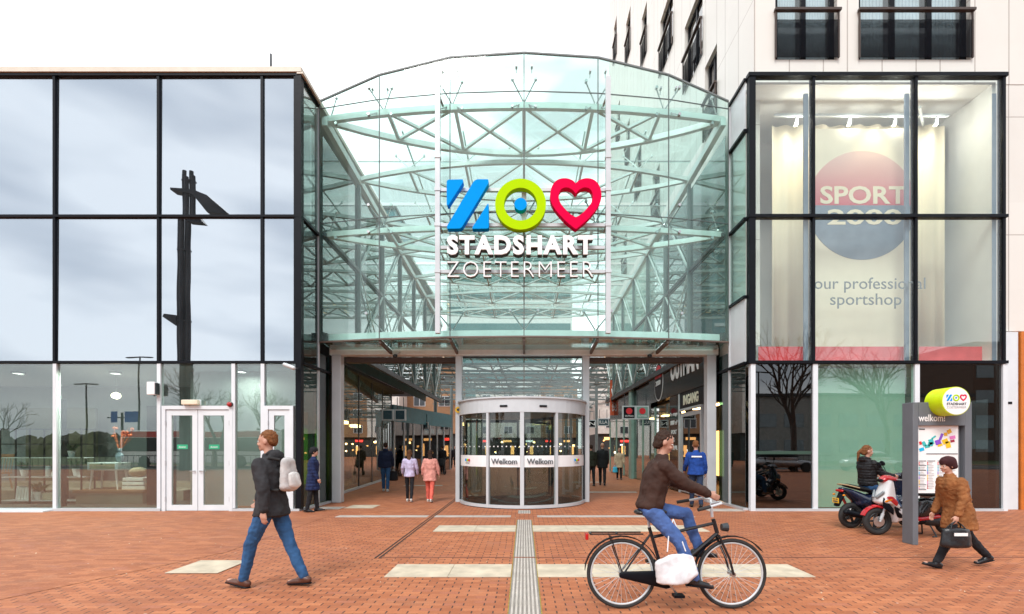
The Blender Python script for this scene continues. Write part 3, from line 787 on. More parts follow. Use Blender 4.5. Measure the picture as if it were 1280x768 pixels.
rt_ = NT('rail_mesh'); rd_ = rt_.n('ShaderNodeBsdfDiffuse'); rt_.setin(rd_.inputs[0], (.010, .011, .014)); rp_ = rt_.n('ShaderNodeBsdfTransparent'); rm_ = rt_.n('ShaderNodeMixShader'); rm_.inputs[0].default_value = .42
rt_.l(rd_.outputs[0], rm_.inputs[1]); rt_.l(rp_.outputs[0], rm_.inputs[2]); rt_.l(rm_.outputs[0], rt_.out.inputs[0]); railm = rt_.m      # fine perforated sheet
def win(par, o, ax, len_, lv, detail=True):
    """french window; o = origin corner, ax = direction along the wall ('x' front, 'y' side)"""
    def B(b_, a0, a1, d0, d1, z0, z1):
        if ax == 'x': b_.box(o[0] + a0, o[0] + a1, o[1] + d0, o[1] + d1, z0, z1)
        else: b_.box(o[0] + d0, o[0] + d1, o[1] + a0, o[1] + a1, z0, z1)
        return b_
    H = 2.45; n = 2 if len_ < 2 else 3; ww = len_ / n
    f = MB()
    for i in range(n + 1):
        c = min(max(i * ww, .06), len_ - .06); B(f, c - .06, c + .06, .12, .2, lv, lv + H)
    B(f, 0, len_, .121, .199, lv + H - .12, lv + H); B(f, 0, len_, .121, .199, lv, lv + .1)
    fr_ = tpart(f, 'window', M['black'], par)
    p = MB(); B(p, .06, len_ - .06, .155, .165, lv + .1, lv + H - .12); p.build('pane', M['g_dark'] if ax == 'y' else M['g_clear'], fr_, mtx=TWL)
    if detail:
        for i in range(n):
            c = MB()
            m_ = 16
            for j in range(m_):
                a0 = i * ww + .12 + (ww - .24) * j / m_; a1 = i * ww + .12 + (ww - .24) * (j + 1) / m_
                B(c, a0, a1, .28 + .02 * (j % 2), .30 + .02 * (j % 2), lv + .1, lv + H - .1)
            c.build('net_curtain', curt, fr_, mtx=TWL)
    rl = MB(); B(rl, -.03, len_ + .03, -.07, -.045, lv + .02, lv + .98); ro = tpart(rl, 'balcony_rail', railm, par)
    tp = MB(); B(tp, -.05, len_ + .05, -.12, -.02, lv + 1.2, lv + 1.26)
    for c in (-.02, len_ + .0):
        B(tp, c - .015, c + .015, -.08, -.04, lv, lv + 1.2)
    tp.build('handrail', C_('rail_brown', (.045, .026, .018), .5), ro, mtx=TWL)
for lv in levels:
    for j, (a, c) in enumerate(frontw):
        if lv < 15: win(tw, (a, TY, 0), 'x', c - a, lv, True)
        elif j < 2: win(tw, (a, TY, 0), 'x', c - a, lv, False)
for k, lv in enumerate(levels):
    for a, c in sidew[k]:
        win(tw, (TX, a, 0), 'y', c - a, lv, False)

# ceiling lights added to brighten the dark interiors (left shop, lobby)
for x, y, e in ((-13.5, 12.9, 75), (-10.9, 12.9, 95), (-16.4, 13.2, 50), (-7.4, 12.65, 18)):
    lp = thing('added_fill_panel', {-13.5: 'added square fill panel brightening the shelving in the left shop', -10.9: 'added square fill panel brightening the side table in the left shop', -16.4: 'added square fill panel brightening the far left end of the shop', -7.4: 'added square fill panel brightening the lobby behind the double doors'}[x], 'ceiling light', (x, y, ZL - .16))
    MB().box(-.1, .1, -.1, .1, 0, .05).build('housing', M['dark'], lp); MB().box(-.08, .08, -.08, .08, -.004, 0).build('diffuser', emit('fill_panel_glow', (1, .97, .9), 3), lp)
    l = bpy.data.lights.new('shop_fill_light', 'AREA'); l.energy = e; l.size = .16; l.color = (1, .96, .88)
    o = bpy.data.objects.new('shop_fill_light', l); COL.objects.link(o); o.location = (x, y, ZL - .18)

# ================================================================== ENTRANCE ATRIUM
at = thing('glass_atrium', 'bowed clear glass entrance hall of pale steel trusses between the two corner buildings', 'atrium', (0, 14, 0))
ATL = Matrix.Translation(-Vector(at.location))
def apart(mb, name, m, par=at, **k): return mb.build(name, m, par, mtx=ATL, **k)
gx = [-5.55, -3.82, -1.92, 0.0, 1.92, 3.82, 5.55]
gy = [13.13, 12.77, 12.55, 12.47, 12.55, 12.77, 13.13]
zb = [4.47] * 7; zm = [7.66] * 7; zu = [10.78] * 7
ztop = [10.98, 11.42, 11.70, 11.76, 11.70, 11.42, 10.98]
rows = [(zb, zm), (zm, zu), (zu, ztop)]
for za, zc_ in rows:
    for i in range(6):
        p0, p1 = Vector((gx[i], gy[i], 0)), Vector((gx[i + 1], gy[i + 1], 0))
        d = (p1 - p0).normalized(); nrm = Vector((d.y, -d.x, 0)); g_ = .010
        a, c = p0 + d * g_, p1 - d * g_
        b = MB(); t_ = nrm * .014
        q = [a + Vector((0, 0, za[i] + g_)), c + Vector((0, 0, za[i + 1] + g_)), c + Vector((0, 0, zc_[i + 1] - g_)), a + Vector((0, 0, zc_[i] - g_))]
        f1 = [b.b.verts.new(v) for v in q]; f2 = [b.b.verts.new(v + t_) for v in q]
        b.b.faces.new(f1); b.b.faces.new(f2[::-1])
        for k in range(4): b.b.faces.new((f1[k], f2[k], f2[(k + 1) % 4], f1[(k + 1) % 4]))
        apart(b, 'glass_panel', M['g_front'])
# silicone joints
sil = C_('grey_silicone', (.10, .125, .125), .6)
for i in range(7):
    apart(MB().bar((gx[i], gy[i] - .012, zb[i]), (gx[i], gy[i] - .012, ztop[i]), .024), 'vertical_joint', sil)
for zz in (zm, zu):
    b = MB()
    for i in range(6): b.bar((gx[i], gy[i] - .012, zz[i]), (gx[i + 1], gy[i + 1] - .012, zz[i + 1]), .02)
    apart(b, 'horizontal_joint', sil)
b = MB()
for i in range(6): b.bar((gx[i], gy[i], ztop[i] + .015), (gx[i + 1], gy[i + 1], ztop[i + 1] + .015), .05, .04)
apart(b, 'top_rim', C_('rim_grey', (.16, .18, .18), .5))
b = MB()
for i in range(6): b.bar((gx[i], gy[i], zb[i] - .02), (gx[i + 1], gy[i + 1], zb[i + 1] - .02), .07, .04)
apart(b, 'bottom_rim', C_('rim_brown', (.16, .12, .10), .5, .3))
# spiders
def spider(x, y, z, arms, s=.42, back=.42):
    b = MB(); hub = (x, y + back, z)
    b.ball(hub, .05, 1)
    sp_ = apart(b, 'spider_fitting', M['steel'])
    c = MB(); k = MB()
    for sx_, sz in arms:
        e = (x + sx_ * s * .72, y + .03 + .05 * abs(sx_), z + sz * s * .85)
        c.bar(hub, e, .026); k.cyl((e[0], e[1] - .07, e[2]), (e[0], e[1] + .02, e[2]), .038, n=10)
    apart(c, 'spider_arm', M['steel'], sp_); apart(k, 'glass_bolt', M['steel'], sp_)
X4 = ((-1, -1), (1, -1), (-1, 1), (1, 1))
for i in range(7):
    e = gx[i] + (.12 if i == 0 else -.12 if i == 6 else 0)
    arms = X4 if 0 < i < 6 else tuple(a for a in X4 if (a[0] > 0) == (i == 0))
    spider(e, gy[i], zu[i], arms); spider(e, gy[i], zm[i], arms)
    if 0 < i < 6:
        spider(gx[i], gy[i], zb[i] + .25, ((-1, 1), (1, 1)), .5)
        for sx_ in (-.2, .2):
            apart(MB().cyl((gx[i] + sx_, gy[i] - .03, ztop[i] - .33), (gx[i] + sx_, gy[i] + .08, ztop[i] - .33), .03, n=10).bar((gx[i] + sx_, gy[i] + .06, ztop[i] - .33), (gx[i] + sx_, gy[i] + .08, ztop[i] - .45), .02), 'rim_bolt', M['steel'])
# lens trusses
def lens(z, yend, front, back, n=6, w=.11, xh=5.5, cross=True, par=at, m=None, name='lens_truss', L_=None):
    m = m or M['truss']; L_ = L_ if L_ is not None else ATL
    def fy(x): return yend - front * (1 - (x / xh) ** 2)
    def by(x): return yend + back * (1 - (x / xh) ** 2)
    N = 12; b = MB()
    for k in range(N):
        x0 = -xh + 2 * xh * k / N; x1 = -xh + 2 * xh * (k + 1) / N
        b.bar((x0, fy(x0), z), (x1, fy(x1), z), w, w * 1.25); b.bar((x0, by(x0), z), (x1, by(x1), z), w, w * 1.25)
    for k in range(1, n):
        x = -xh + 2 * xh * k / n
        b.bar((x, fy(x), z), (x, by(x), z), w * .7)
        if 1 <= k < n - 1:
            x2 = -xh + 2 * xh * (k + 1) / n
            if cross or k % 2: b.bar((x, fy(x), z), (x2, by(x2), z), w * .6)
            if cross or not k % 2: b.bar((x, by(x), z + .01), (x2, fy(x2), z + .01), w * .6)
    return b.build(name, m, par, mtx=L_)
lens(10.62, 13.35, .55, 1.5, w=.125)
lens(7.45, 13.35, .5, 1.3, w=.11)
lens(4.62, 13.4, .5, .25, w=.14, n=6, cross=False)
ys_ = []
y = 16.0; k = 0
while y < 32:
    z = 10.45 - .045 * (y - 16)
    lens(z, y, 1.0, 1.25, n=6, w=.10, cross=(k % 2 == 1))
    ys_.append((y, z)); y += 2.7; k += 1
# wires and posts on the roof trusses, sprays carrying the roof glass
for (y, z) in ys_:
    for x in (-3.66, -1.83, 0, 1.83, 3.66):
        yy = y - 1.0 * (1 - (x / 5.5) ** 2)
        b = MB(); 
        for sx_ in (-.45, .45): b.bar((x, yy, z + .05), (x + sx_, yy + .1, z + .5), .025); b.cyl((x + sx_, yy + .1, z + .48), (x + sx_, yy + .1, z + .55), .035, n=8)
        apart(b, 'roof_spider', M['truss'])
    apart(MB().bar((-5.5, y, z + .62), (5.5, y, z + .62), .03), 'roof_cable', M['steel'])
    apart(MB().box(-5.5, 5.5, y + .02, y + 2.66, z + .60, z + .612), 'roof_panel', M['g_roof'])
apart(MB().box(-5.5, 5.5, 13.4, 15.98, 11.0, 11.012), 'roof_panel', M['g_roof'])
for x in (-3.66, -1.83, 0, 1.83, 3.66):
    apart(MB().bar((x, 14.5, 11.1), (x, 32, 10.35), .045), 'purlin', M['truss'])
for (y, z) in ys_:
    for s in (-1, 1):
        apart(MB().bar((s * 5.44, y, 4.7), (s * 5.44, y + 2.6, 7.4), .05).bar((s * 5.44, y, 7.5), (s * 5.44, y + 2.6, z - .1), .05).bar((s * 5.43, y, 7.4), (s * 5.43, y + 2.6, 4.7), .035), 'wall_brace', M['truss'])
# edge girders along both walls + wall trusses
for s in (-1, 1):
    b = MB().bar((s * 5.45, 13.2, 10.5), (s * 5.45, 32, 9.7), .15, .22); apart(b, 'edge_girder', M['truss'])
    b = MB().bar((s * 5.46, 13.2, 7.42), (s * 5.46, 32, 7.42), .09, .1).bar((s * 5.46, 13.2, 4.62), (s * 5.46, 32, 4.62), .14, .2); apart(b, 'wall_rail', M['dark'])
    for j, yy in enumerate((16.0, 18.7, 21.4, 24.1, 26.8, 29.5)):
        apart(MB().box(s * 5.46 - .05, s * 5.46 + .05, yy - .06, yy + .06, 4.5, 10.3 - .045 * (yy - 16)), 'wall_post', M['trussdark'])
    for y0, y1, m in ((13.2, 15.94, 'g_teal'), (16.06, 18.64, 'g_teal'), (18.76, 21.34, 'g_pale'), (21.46, 24.04, 'g_pale'), (24.16, 26.74, 'g_pale'), (26.86, 29.44, 'g_pale'), (29.56, 31.9, 'g_pale')):
        for z0, z1 in ((4.75, 7.34), (7.5, 10.1)):
            if s > 0 and y0 > 19 : mm = M['g_front']
            else: mm = M[m]
            apart(MB().box(s * 5.5 - .006, s * 5.5 + .006, y0, y1, z0, z1), 'wall_pane', mm)
# header, columns, soffit
def column(x0, x1, y, z1=4.25):
    o = apart(MB().box(x0, x1, y - .14, y + .14, 0, z1).bevel(.012, 1), 'column', M['silver']); 
    return o
column(-5.52, -5.26, 14.0); column(5.26, 5.52, 14.0); column(-1.99, -1.80, 14.15); column(1.70, 1.90, 14.15)
apart(MB().box(-5.6, 5.6, 13.9, 14.2, 4.25, 4.47).bevel(.01, 1), 'header_beam', M['truss'])
for a_, c_ in ((-5.25, -2.0), (1.91, 5.25)): apart(MB().box(a_, c_, 14.2, 14.5, 4.1, 4.24), 'shutter_box', C_('shutter_brown', (.06, .045, .04), .6))
# glazed soffit between bow and header
for i in range(6):
    b = MB(); q = [(gx[i] + .03, gy[i] + .05, 4.46), (gx[i + 1] - .03, gy[i + 1] + .05, 4.46), (gx[i + 1] - .03, 13.88, 4.40), (gx[i] + .03, 13.88, 4.40)]
    f1 = [b.b.verts.new(v) for v in q]; f2 = [b.b.verts.new((v[0], v[1], v[2] + .014)) for v in q]
    b.b.faces.new(f1); b.b.faces.new(f2[::-1])
    for k in range(4): b.b.faces.new((f1[k], f2[k], f2[(k + 1) % 4], f1[(k + 1) % 4]))
    apart(b, 'soffit_panel', M['g_pale'])
for i in range(1, 6):
    apart(MB().bar((gx[i], gy[i] + .04, 4.40), (gx[i], 13.9, 4.32), .06, .1), 'soffit_rib', C_('rim_brown', (.16, .12, .10)))
# glass above the revolving door
apart(MB().box(-1.79, 1.69, 14.12, 14.132, 2.95, 4.2), 'fanlight', M['g_fan'])
apart(MB().box(-1.79, 1.69, 14.1, 14.16, 2.88, 2.95).box(-1.79, 1.69, 14.1, 14.16, 4.2, 4.25), 'fanlight_frame', M['dark'])
wl = thing('ceiling_camera', 'small dome camera under the header beam on the left passage', 'camera', (X(494, 13.8), 13.8, 4.2))
MB().ball((0, 0, 0), (.07, .07, .06)).build('dome', M['dark'], wl, smooth=True); MB().bar((0, 0, .02), (.12, .08, .12), .03).build('bracket', M['silver'], wl)
wl = thing('ceiling_camera', 'small dome camera under the header beam on the right passage', 'camera', (X(812, 13.8), 13.8, 4.2))
MB().ball((0, 0, 0), (.07, .07, .06)).build('dome', M['dark'], wl, smooth=True); MB().bar((0, 0, .02), (.12, .08, .12), .03).build('bracket', M['silver'], wl)
wl = thing('door_button', 'small yellow round door button on the column left of the revolving door', 'button', (-1.9, 13.99, 2.68))
MB().cyl((0, -.04, 0), (0, 0, 0), .09, n=20).build('plate', C_('yellow', (.7, .42, .02)), wl); MB().cyl((0, -.05, 0), (0, -.04, 0), .04).build('push', M['dark'], wl)

# ================================================================== REVOLVING DOOR
rd = thing('revolving_door', 'round silver revolving door with white Welkom bands in the middle of the entrance', 'revolving door', (-.05, 14.2, 0))
RR = 1.78
def arc(a0, a1, r0, r1, z0, z1, n=24):
    b = bmesh.new(); prev = None
    rings = []
    for i in range(n + 1):
        a = a0 + (a1 - a0) * i / n; c, s = math.sin(a), -math.cos(a)
        rings.append([b.verts.new((r * c, r * s, z)) for r, z in ((r0, z0), (r1, z0), (r1, z1), (r0, z1))])
    for i in range(n):
        for k in range(4): b.faces.new((rings[i][k], rings[i][(k + 1) % 4], rings[i + 1][(k + 1) % 4], rings[i + 1][k]))
    b.faces.new(rings[0]); b.faces.new(rings[-1][::-1])
    m = MB(); m.merge(b); return m
arc(-PI, PI - .001, 0.0, RR + .06, 2.50, 2.86, 64).build('drum_canopy', M['silver'], rd)
arc(-PI, PI - .001, .01, RR + .10, 2.86, 2.90, 64).build('drum_roof', M['silver'], rd)
arc(-PI, PI - .001, 0.01, RR + .01, .004, .02, 64).build('door_floor', C_('mat_dark', (.03, .028, .026), .9), rd)
arc(-PI / 2 - .5, PI / 2 + .5, RR - .03, RR + .05, .02, .10, 48).build('base_ring', M['silver'], rd)
angs = [-1.42, -.52, 0.0, .52, 1.42]
for i, a in enumerate(angs):
    wv = .05 if i == 2 else .035
    c, s = math.sin(a), -math.cos(a)
    m_ = Matrix.Rotation(a, 4, 'Z')
    MB().box(-wv, wv, -RR - .05, -RR + .05, .1, 2.5, m_).build('door_post', M['silver'] if 0 < i < 4 else M['dark'], rd)
for i in range(4):
    p = arc(angs[i] + .03, angs[i + 1] - .03, RR - .006, RR + .006, .1, 2.5, 10).build('curved_pane', M['g_drum'], rd)
    bd = arc(angs[i] + .03, angs[i + 1] - .03, RR + .008, RR + .012, 1.08, 1.38, 10).build('white_band', M['signwhite'], p)
    am = (angs[i] + angs[i + 1]) / 2
    rot = Matrix.Rotation(am, 4, 'Z')
    if i in (1, 2):
        o = text('Welkom', .2, M['ink'], 'band_lettering', p, .002, .004, align='CENTER')
        o.data.transform(rot @ Matrix.Translation((0, -RR - .03 - .0, 1.23)))
    else:
        for k, mm in enumerate(('blue', 'lime', 'pink')):
            q = MB().torus((-.09 + k * .09, 0, 0), .028, .011, 'y', 16, 6) if k else MB().box(-.12, -.07, -.008, .008, -.035, .035)
            q.build('band_mark', M[mm], p, mtx=rot @ Matrix.Translation((0, -RR - .03, 1.25)))
        o = text('STADSHART', .04, M['ink'], 'band_lettering', p, .001, align='CENTER')
        o.data.transform(rot @ Matrix.Translation((0, -RR - .03, 1.165)))
    b = MB()
    for k in range(8):
        aa = angs[i] + (angs[i + 1] - angs[i]) * (k + .5) / 8
        b.box(-.015, .015, -RR - .012, -RR - .008, 1.60, 1.63, Matrix.Rotation(aa, 4, 'Z'))
    b.build('dot_row', M['signwhite'], p)
for a in (-.26, .30):
    MB().box(-.1, .1, -RR - .075, -RR - .05, 2.63, 2.68, Matrix.Rotation(a, 4, 'Z')).build('sensor', M['black'], rd)
for a in (0.5, 0.5 + 2 * PI / 3, .5 + 4 * PI / 3):
    m_ = Matrix.Rotation(a, 4, 'Z')
    w_ = MB().box(-.02, .02, -RR + .1, -RR + .16, .08, 2.4, m_).box(-.02, .02, -.16, -.1, .08, 2.4, m_).box(-.019, .019, -RR + .16, -.16, .08, .16, m_).box(-.019, .019, -RR + .16, -.16, 2.32, 2.4, m_).build('wing', M['dark'], rd)
    MB().box(-.006, .006, -RR + .16, -.16, .16, 2.32, m_).build('wing_glass', M['g_clear'], w_)
MB().cyl((0, 0, .02), (0, 0, 2.5), .06).build('centre_post', M['dark'], rd)

# ================================================================== ENTRANCE SIGN
SY = 11.95
KS = SY / 604
def U(u, v): return ((530 + u / 5.12 - 655) * KS, 1.58 + (560 - 210 - v / 5.12) * KS)
fr_ = thing('sign_frame', 'pale tubular frame with two uprights and four rails in front of the bowed glass', 'sign frame', (0, 12.25, 5))
FL = Matrix.Translation(-Vector(fr_.location))
FY = 12.2
for px in (547.3, 760):
    x = X(px, FY)
    MB().box(x - .06, x + .06, FY - .06, FY + .06, Zp(417, FY), Zp(97, FY)).build('upright', M['silver'], fr_, mtx=FL)
    for py in (197, 238, 282, 340): MB().box(x - .075, x + .075, FY - .075, FY + .075, Zp(py, FY) - .04, Zp(py, FY) + .04).build('clamp', M['silver'], fr_, mtx=FL)
    MB().bar((x, FY, Zp(115, FY)), (x * .98, 12.7, Zp(115, FY)), .05).bar((x, FY, Zp(280, FY)), (x * .98, 12.7, Zp(280, FY)), .05).build('stay', M['steel'], fr_, mtx=FL)
for py in (238, 282, 310, 340):
    MB().box(X(551, FY), X(756, FY), FY - .04, FY + .04, Zp(py, FY) - .04, Zp(py, FY) + .04).build('rail', M['silver'], fr_, mtx=FL)
def rounded(pts, r=8):
    out = []
    n = len(pts)
    for i in range(n):
        p, a, c = Vector(pts[i]), Vector(pts[i - 1]), Vector(pts[(i + 1) % n])
        da, dc = (a - p), (c - p); rr_ = min(r, da.length * .4, dc.length * .4)
        s, e = p + da.normalized() * rr_, p + dc.normalized() * rr_
        for t_ in (0, .33, .67, 1): out.append(tuple((1 - t_) ** 2 * s + 2 * t_ * (1 - t_) * p + t_ ** 2 * e))
    return out
def cr_spline(pts, n=6, closed=False):
    out = []; N = len(pts)
    for i in range(N - 1):
        p0 = Vector(pts[max(i - 1, 0)]); p1 = Vector(pts[i]); p2 = Vector(pts[i + 1]); p3 = Vector(pts[min(i + 2, N - 1)])
        for k in range(n):
            t_ = k / n
            out.append(tuple(.5 * ((2 * p1) + (-p0 + p2) * t_ + (2 * p0 - 5 * p1 + 4 * p2 - p3) * t_ ** 2 + (-p0 + 3 * p1 - 3 * p2 + p3) * t_ ** 3)))
    out.append(tuple(pts[-1])); return out
zpolys = [rounded([(145, 76), (250, 73), (250, 92), (155, 240), (145, 238)], 16), rounded([(338, 73), (413, 73), (413, 98), (237, 388), (147, 390), (147, 372), (318, 85)], 18), rounded([(413, 222), (415, 388), (303, 390)], 14)]
hl_ = [(970, 98), (948, 78), (905, 66), (860, 74), (826, 104), (808, 158), (812, 212), (838, 262), (885, 318), (930, 360), (970, 392)]
hi_ = [(970, 164), (952, 142), (922, 126), (890, 129), (869, 150), (862, 185), (872, 222), (900, 260), (935, 294), (970, 316)]
def heart_ring():
    o = cr_spline(hl_, 5); i = cr_spline(hi_, 5)
    mo = [(1943 - u, v) for u, v in reversed(o)][1:-1]; mi = [(1943 - u, v) for u, v in reversed(i)][1:-1]
    # start at notch, go left down to tip, then right back up
    return o + mo, i + mi
def ring_mesh(outer, inner, y0, y1, f):
    """closed band between two loops that both start at the top; resample by matching index"""
    n = 96
    def res(l):
        l = l + [l[0]]; L_ = [0]
        for a, b_ in zip(l, l[1:]): L_.append(L_[-1] + math.dist(a, b_))
        out = []
        for k in range(n):
            s = L_[-1] * k / n; j = max(i for i in range(len(L_)) if L_[i] <= s + 1e-9); j = min(j, len(l) - 2)
            t_ = (s - L_[j]) / max(1e-9, L_[j + 1] - L_[j]); out.append((l[j][0] + (l[j + 1][0] - l[j][0]) * t_, l[j][1] + (l[j + 1][1] - l[j][1]) * t_))
        return out
    o, i = res(outer), res(inner); b = bmesh.new()
    V = [[b.verts.new((f(*p)[0], y, f(*p)[1])) for p in l] for l, y in ((o, y0), (i, y0), (o, y1), (i, y1))]
    for k in range(n):
        j = (k + 1) % n
        b.faces.new((V[0][k], V[0][j], V[1][j], V[1][k])); b.faces.new((V[2][k], V[3][k], V[3][j], V[2][j]))
        b.faces.new((V[0][k], V[2][k], V[2][j], V[0][j])); b.faces.new((V[1][k], V[1][j], V[3][j], V[3][k]))
    m = MB(); m.merge(b); return m
def circ(cx, cy, r, n=64): return [(cx + r * math.sin(2 * PI * k / n), cy - r * math.cos(2 * PI * k / n)) for k in range(n)]
def logo(f, y, th, parents=None):
    out = []
    b = MB()
    for p in zpolys: b.prism([f(*q) for q in p], th, 'y', y)
    out.append((b, 'blue'))
    out.append((ring_mesh(circ(618, 232, 163), circ(618, 232, 105), y, y + th, f), 'lime'))
    out.append((MB().prism([f(*q) for q in circ(618, 232, 40, 32)], th, 'y', y), 'blue'))
    ho, hi2 = heart_ring(); out.append((ring_mesh(ho, hi2, y, y + th, f), 'pink'))
    return out
labels = ['blue slanted Z shaped sign letter of the entrance sign', 'lime green ring sign letter in the middle of the sign', 'small blue disc in the centre of the lime ring', 'red heart outline sign letter right of the lime ring']
names = ['emblem_z', 'emblem_ring', 'emblem_dot', 'emblem_heart']
es_ = thing('entrance_sign', 'big blue, lime and red emblem above white STADSHART ZOETERMEER lettering over the entrance', 'sign', (0, SY, 5))
EL = Matrix.Translation(-Vector(es_.location))
for (b, c), nm in zip(logo(U, SY, .19), names): b.build(nm, M[c], es_, mtx=EL)
for s, v0, v1, off, th in (('STADSHART', 555, 430, .027, .09), ('ZOETERMEER', 698, 598, -.012, .05)):
    x0, z0 = U(147, v0); x1, z1 = U(1083, v1)
    o = text(s, .62, M['signwhite'], 'sign_lettering', es_, .02, off, loc=Vector((x0, SY + .02, z0)) - es_.location, fit=(x1 - x0, z1 - z0), spacing=1.16)
    o2 = text(s, .62, M['signback'], 'letter_return', es_, th, off, loc=Vector((x0, SY + .045 + th, z0)) - es_.location, fit=(x1 - x0, z1 - z0), spacing=1.16)
MB().box(-.06, .06, SY + .2, FY - .04, U(0, 390)[1], U(0, 130)[1]).build('mounting_plate', M['silver'], es_, mtx=EL)

# ================================================================== PASSAGE AND SHOPPING STREET
def pane_wall(par, L_, x0, y0, x1, y1, z0, z1, n, m, frame, fm, w=.05):
    a, c = Vector((x0, y0, 0)), Vector((x1, y1, 0)); d = (c - a) / n
    for i in range(n):
        p, q = a + d * i, a + d * (i + 1); u = d.normalized() * w
        b = MB(); b.bar(p + u + Vector((0, 0, (z0 + z1) / 2)), q - u + Vector((0, 0, (z0 + z1) / 2)), .012, z1 - z0)
        # bar orientation: keep the pane upright
        b = MB(); nrm = Vector((-d.y, d.x, 0)).normalized() * .006
        f = [p + u - nrm, q - u - nrm, q - u + nrm, p + u + nrm]
        lo = [b.b.verts.new(v + Vector((0, 0, z0))) for v in f]; hi = [b.b.verts.new(v + Vector((0, 0, z1))) for v in f]
        b.b.faces.new(lo[::-1]); b.b.faces.new(hi)
        for k in range(4): b.b.faces.new((lo[k], lo[(k + 1) % 4], hi[(k + 1) % 4], hi[k]))
        b.build('shop_window', m, par, mtx=L_)
    for i in range(n + 1):
        p = a + d * i
        MB().box(p.x - w / 2, p.x + w / 2, p.y - w / 2, p.y + w / 2, z0, z1).build('window_post', fm, par, mtx=L_)

# left fashion shop
ls = thing('fashion_shop', 'glass fronted clothes shop along the left side of the passage', 'shop', (-6.4, 14.3, 0))
LL = Matrix.Translation(-Vector(ls.location))
pane_wall(ls, LL, -6.05, 14.3, -7.0, 25.5, .08, 4.5, 5, M['g_teal' if False else 'g_shop'], 1, M['dark'])
MB().prism([(-6.0, 14.3), (-6.95, 25.5), (-7.2, 25.5), (-6.25, 14.3)], .12, 'z', 4.5).build('fascia', M['dark'], ls, mtx=LL)
MB().prism([(-6.0, 14.3), (-6.95, 25.5), (-7.05, 25.5), (-6.1, 14.3)], .08, 'z', 0.001).build('sill', M['silver'], ls, mtx=LL)
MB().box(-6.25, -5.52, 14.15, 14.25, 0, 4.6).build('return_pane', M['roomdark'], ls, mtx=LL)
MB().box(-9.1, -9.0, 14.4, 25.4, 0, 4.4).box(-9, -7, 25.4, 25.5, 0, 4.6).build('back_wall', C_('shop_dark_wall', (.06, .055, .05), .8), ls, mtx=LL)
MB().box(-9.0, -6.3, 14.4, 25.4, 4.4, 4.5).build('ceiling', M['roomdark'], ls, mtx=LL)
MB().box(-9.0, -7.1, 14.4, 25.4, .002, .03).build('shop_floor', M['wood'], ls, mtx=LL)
for k, (yy, z) in enumerate(((16.5, 2.5), (18.6, 2.7), (20.6, 2.4), (22.5, 2.7), (24.2, 2.6))):
    MB().box(-8.6, -8.3, yy - .35, yy + .35, z, z + .14).build('ceiling_lamp', M['warm'], ls, mtx=LL)
def mannequin(x, y, label, col):
    p = thing('mannequin', label, 'mannequin', (x, y, .03), group=None)
    b = MB().hull([((0, 0, 1.05), (.1, .15, .08)), ((0, 0, 1.35), (.1, .18, .08))]).hull([((0, 0, .98), (.1, .15, .08)), ((0, 0, 1.08), (.09, .13, .05))])
    b.hull([((0, .09, .9), .08), ((.02, .08, .5), .05)]).hull([((.02, .08, .5), .05), ((0, .08, .08), .035)]).hull([((0, -.09, .9), .08), ((-.02, -.08, .5), .05)]).hull([((-.02, -.08, .5), .05), ((0, -.08, .08), .035)])
    b.hull([((0, 0, 1.4), .05), ((0, 0, 1.5), .045)]).hull([((0, 0, 1.62), (.09, .07, .12)), ((0, 0, 1.56), .06)])
    b.hull([((0, .19, 1.38), .045), ((.03, .22, 1.1), .035)]).hull([((.03, .22, 1.1), .035), ((.1, .2, .85), .025)])
    b.hull([((0, -.19, 1.38), .045), ((.03, -.22, 1.1), .035)]).hull([((.03, -.22, 1.1), .035), ((.1, -.2, .85), .025)])
    b.fuse('figure', C_('mannequin_cream', (.55, .48, .36), .4), p, .02, 3)
    MB().hull([((0, 0, 1.0), (.13, .18, .05)), ((0, 0, 1.38), (.125, .2, .06))]).hull([((0, 0, 1.0), (.15, .2, .04)), ((0, 0, .75), (.17, .22, .03))]).build('dress', C_(col[0], col[1], .8), p, smooth=True)
    MB().cyl((0, 0, -.0), (0, 0, .02), .2).build('stand', M['steel'], p)
mannequin(-7.1, 16.6, 'cream mannequin in an olive top in the left passage window', ('cloth_olive', (.08, .09, .05)))
mannequin(-7.25, 18.3, 'cream mannequin in a dark dress behind the left passage window', ('cloth_black', (.02, .02, .022)))
mannequin(-7.4, 21.0, 'cream mannequin in a sand coloured dress deep in the left passage window', ('cloth_sand', (.35, .28, .18)))
# yellow-green lit poster wall behind the teal corner pane
simple('poster_wall', 'tall yellow and green lit poster behind the corner glass on the left', 'poster', emit('poster_lime', (.55, .75, .05), .55), MB().box(0, .05, 0, .9, 0, 1.5), (-5.95, 12.9, .6))
simple('poster_top', 'small red and yellow poster above the yellow one in the corner glass', 'poster', emit('poster_red', (.9, .15, .03), .55), MB().box(0, .05, 0, .8, 0, .35), (-5.95, 12.95, 2.2))

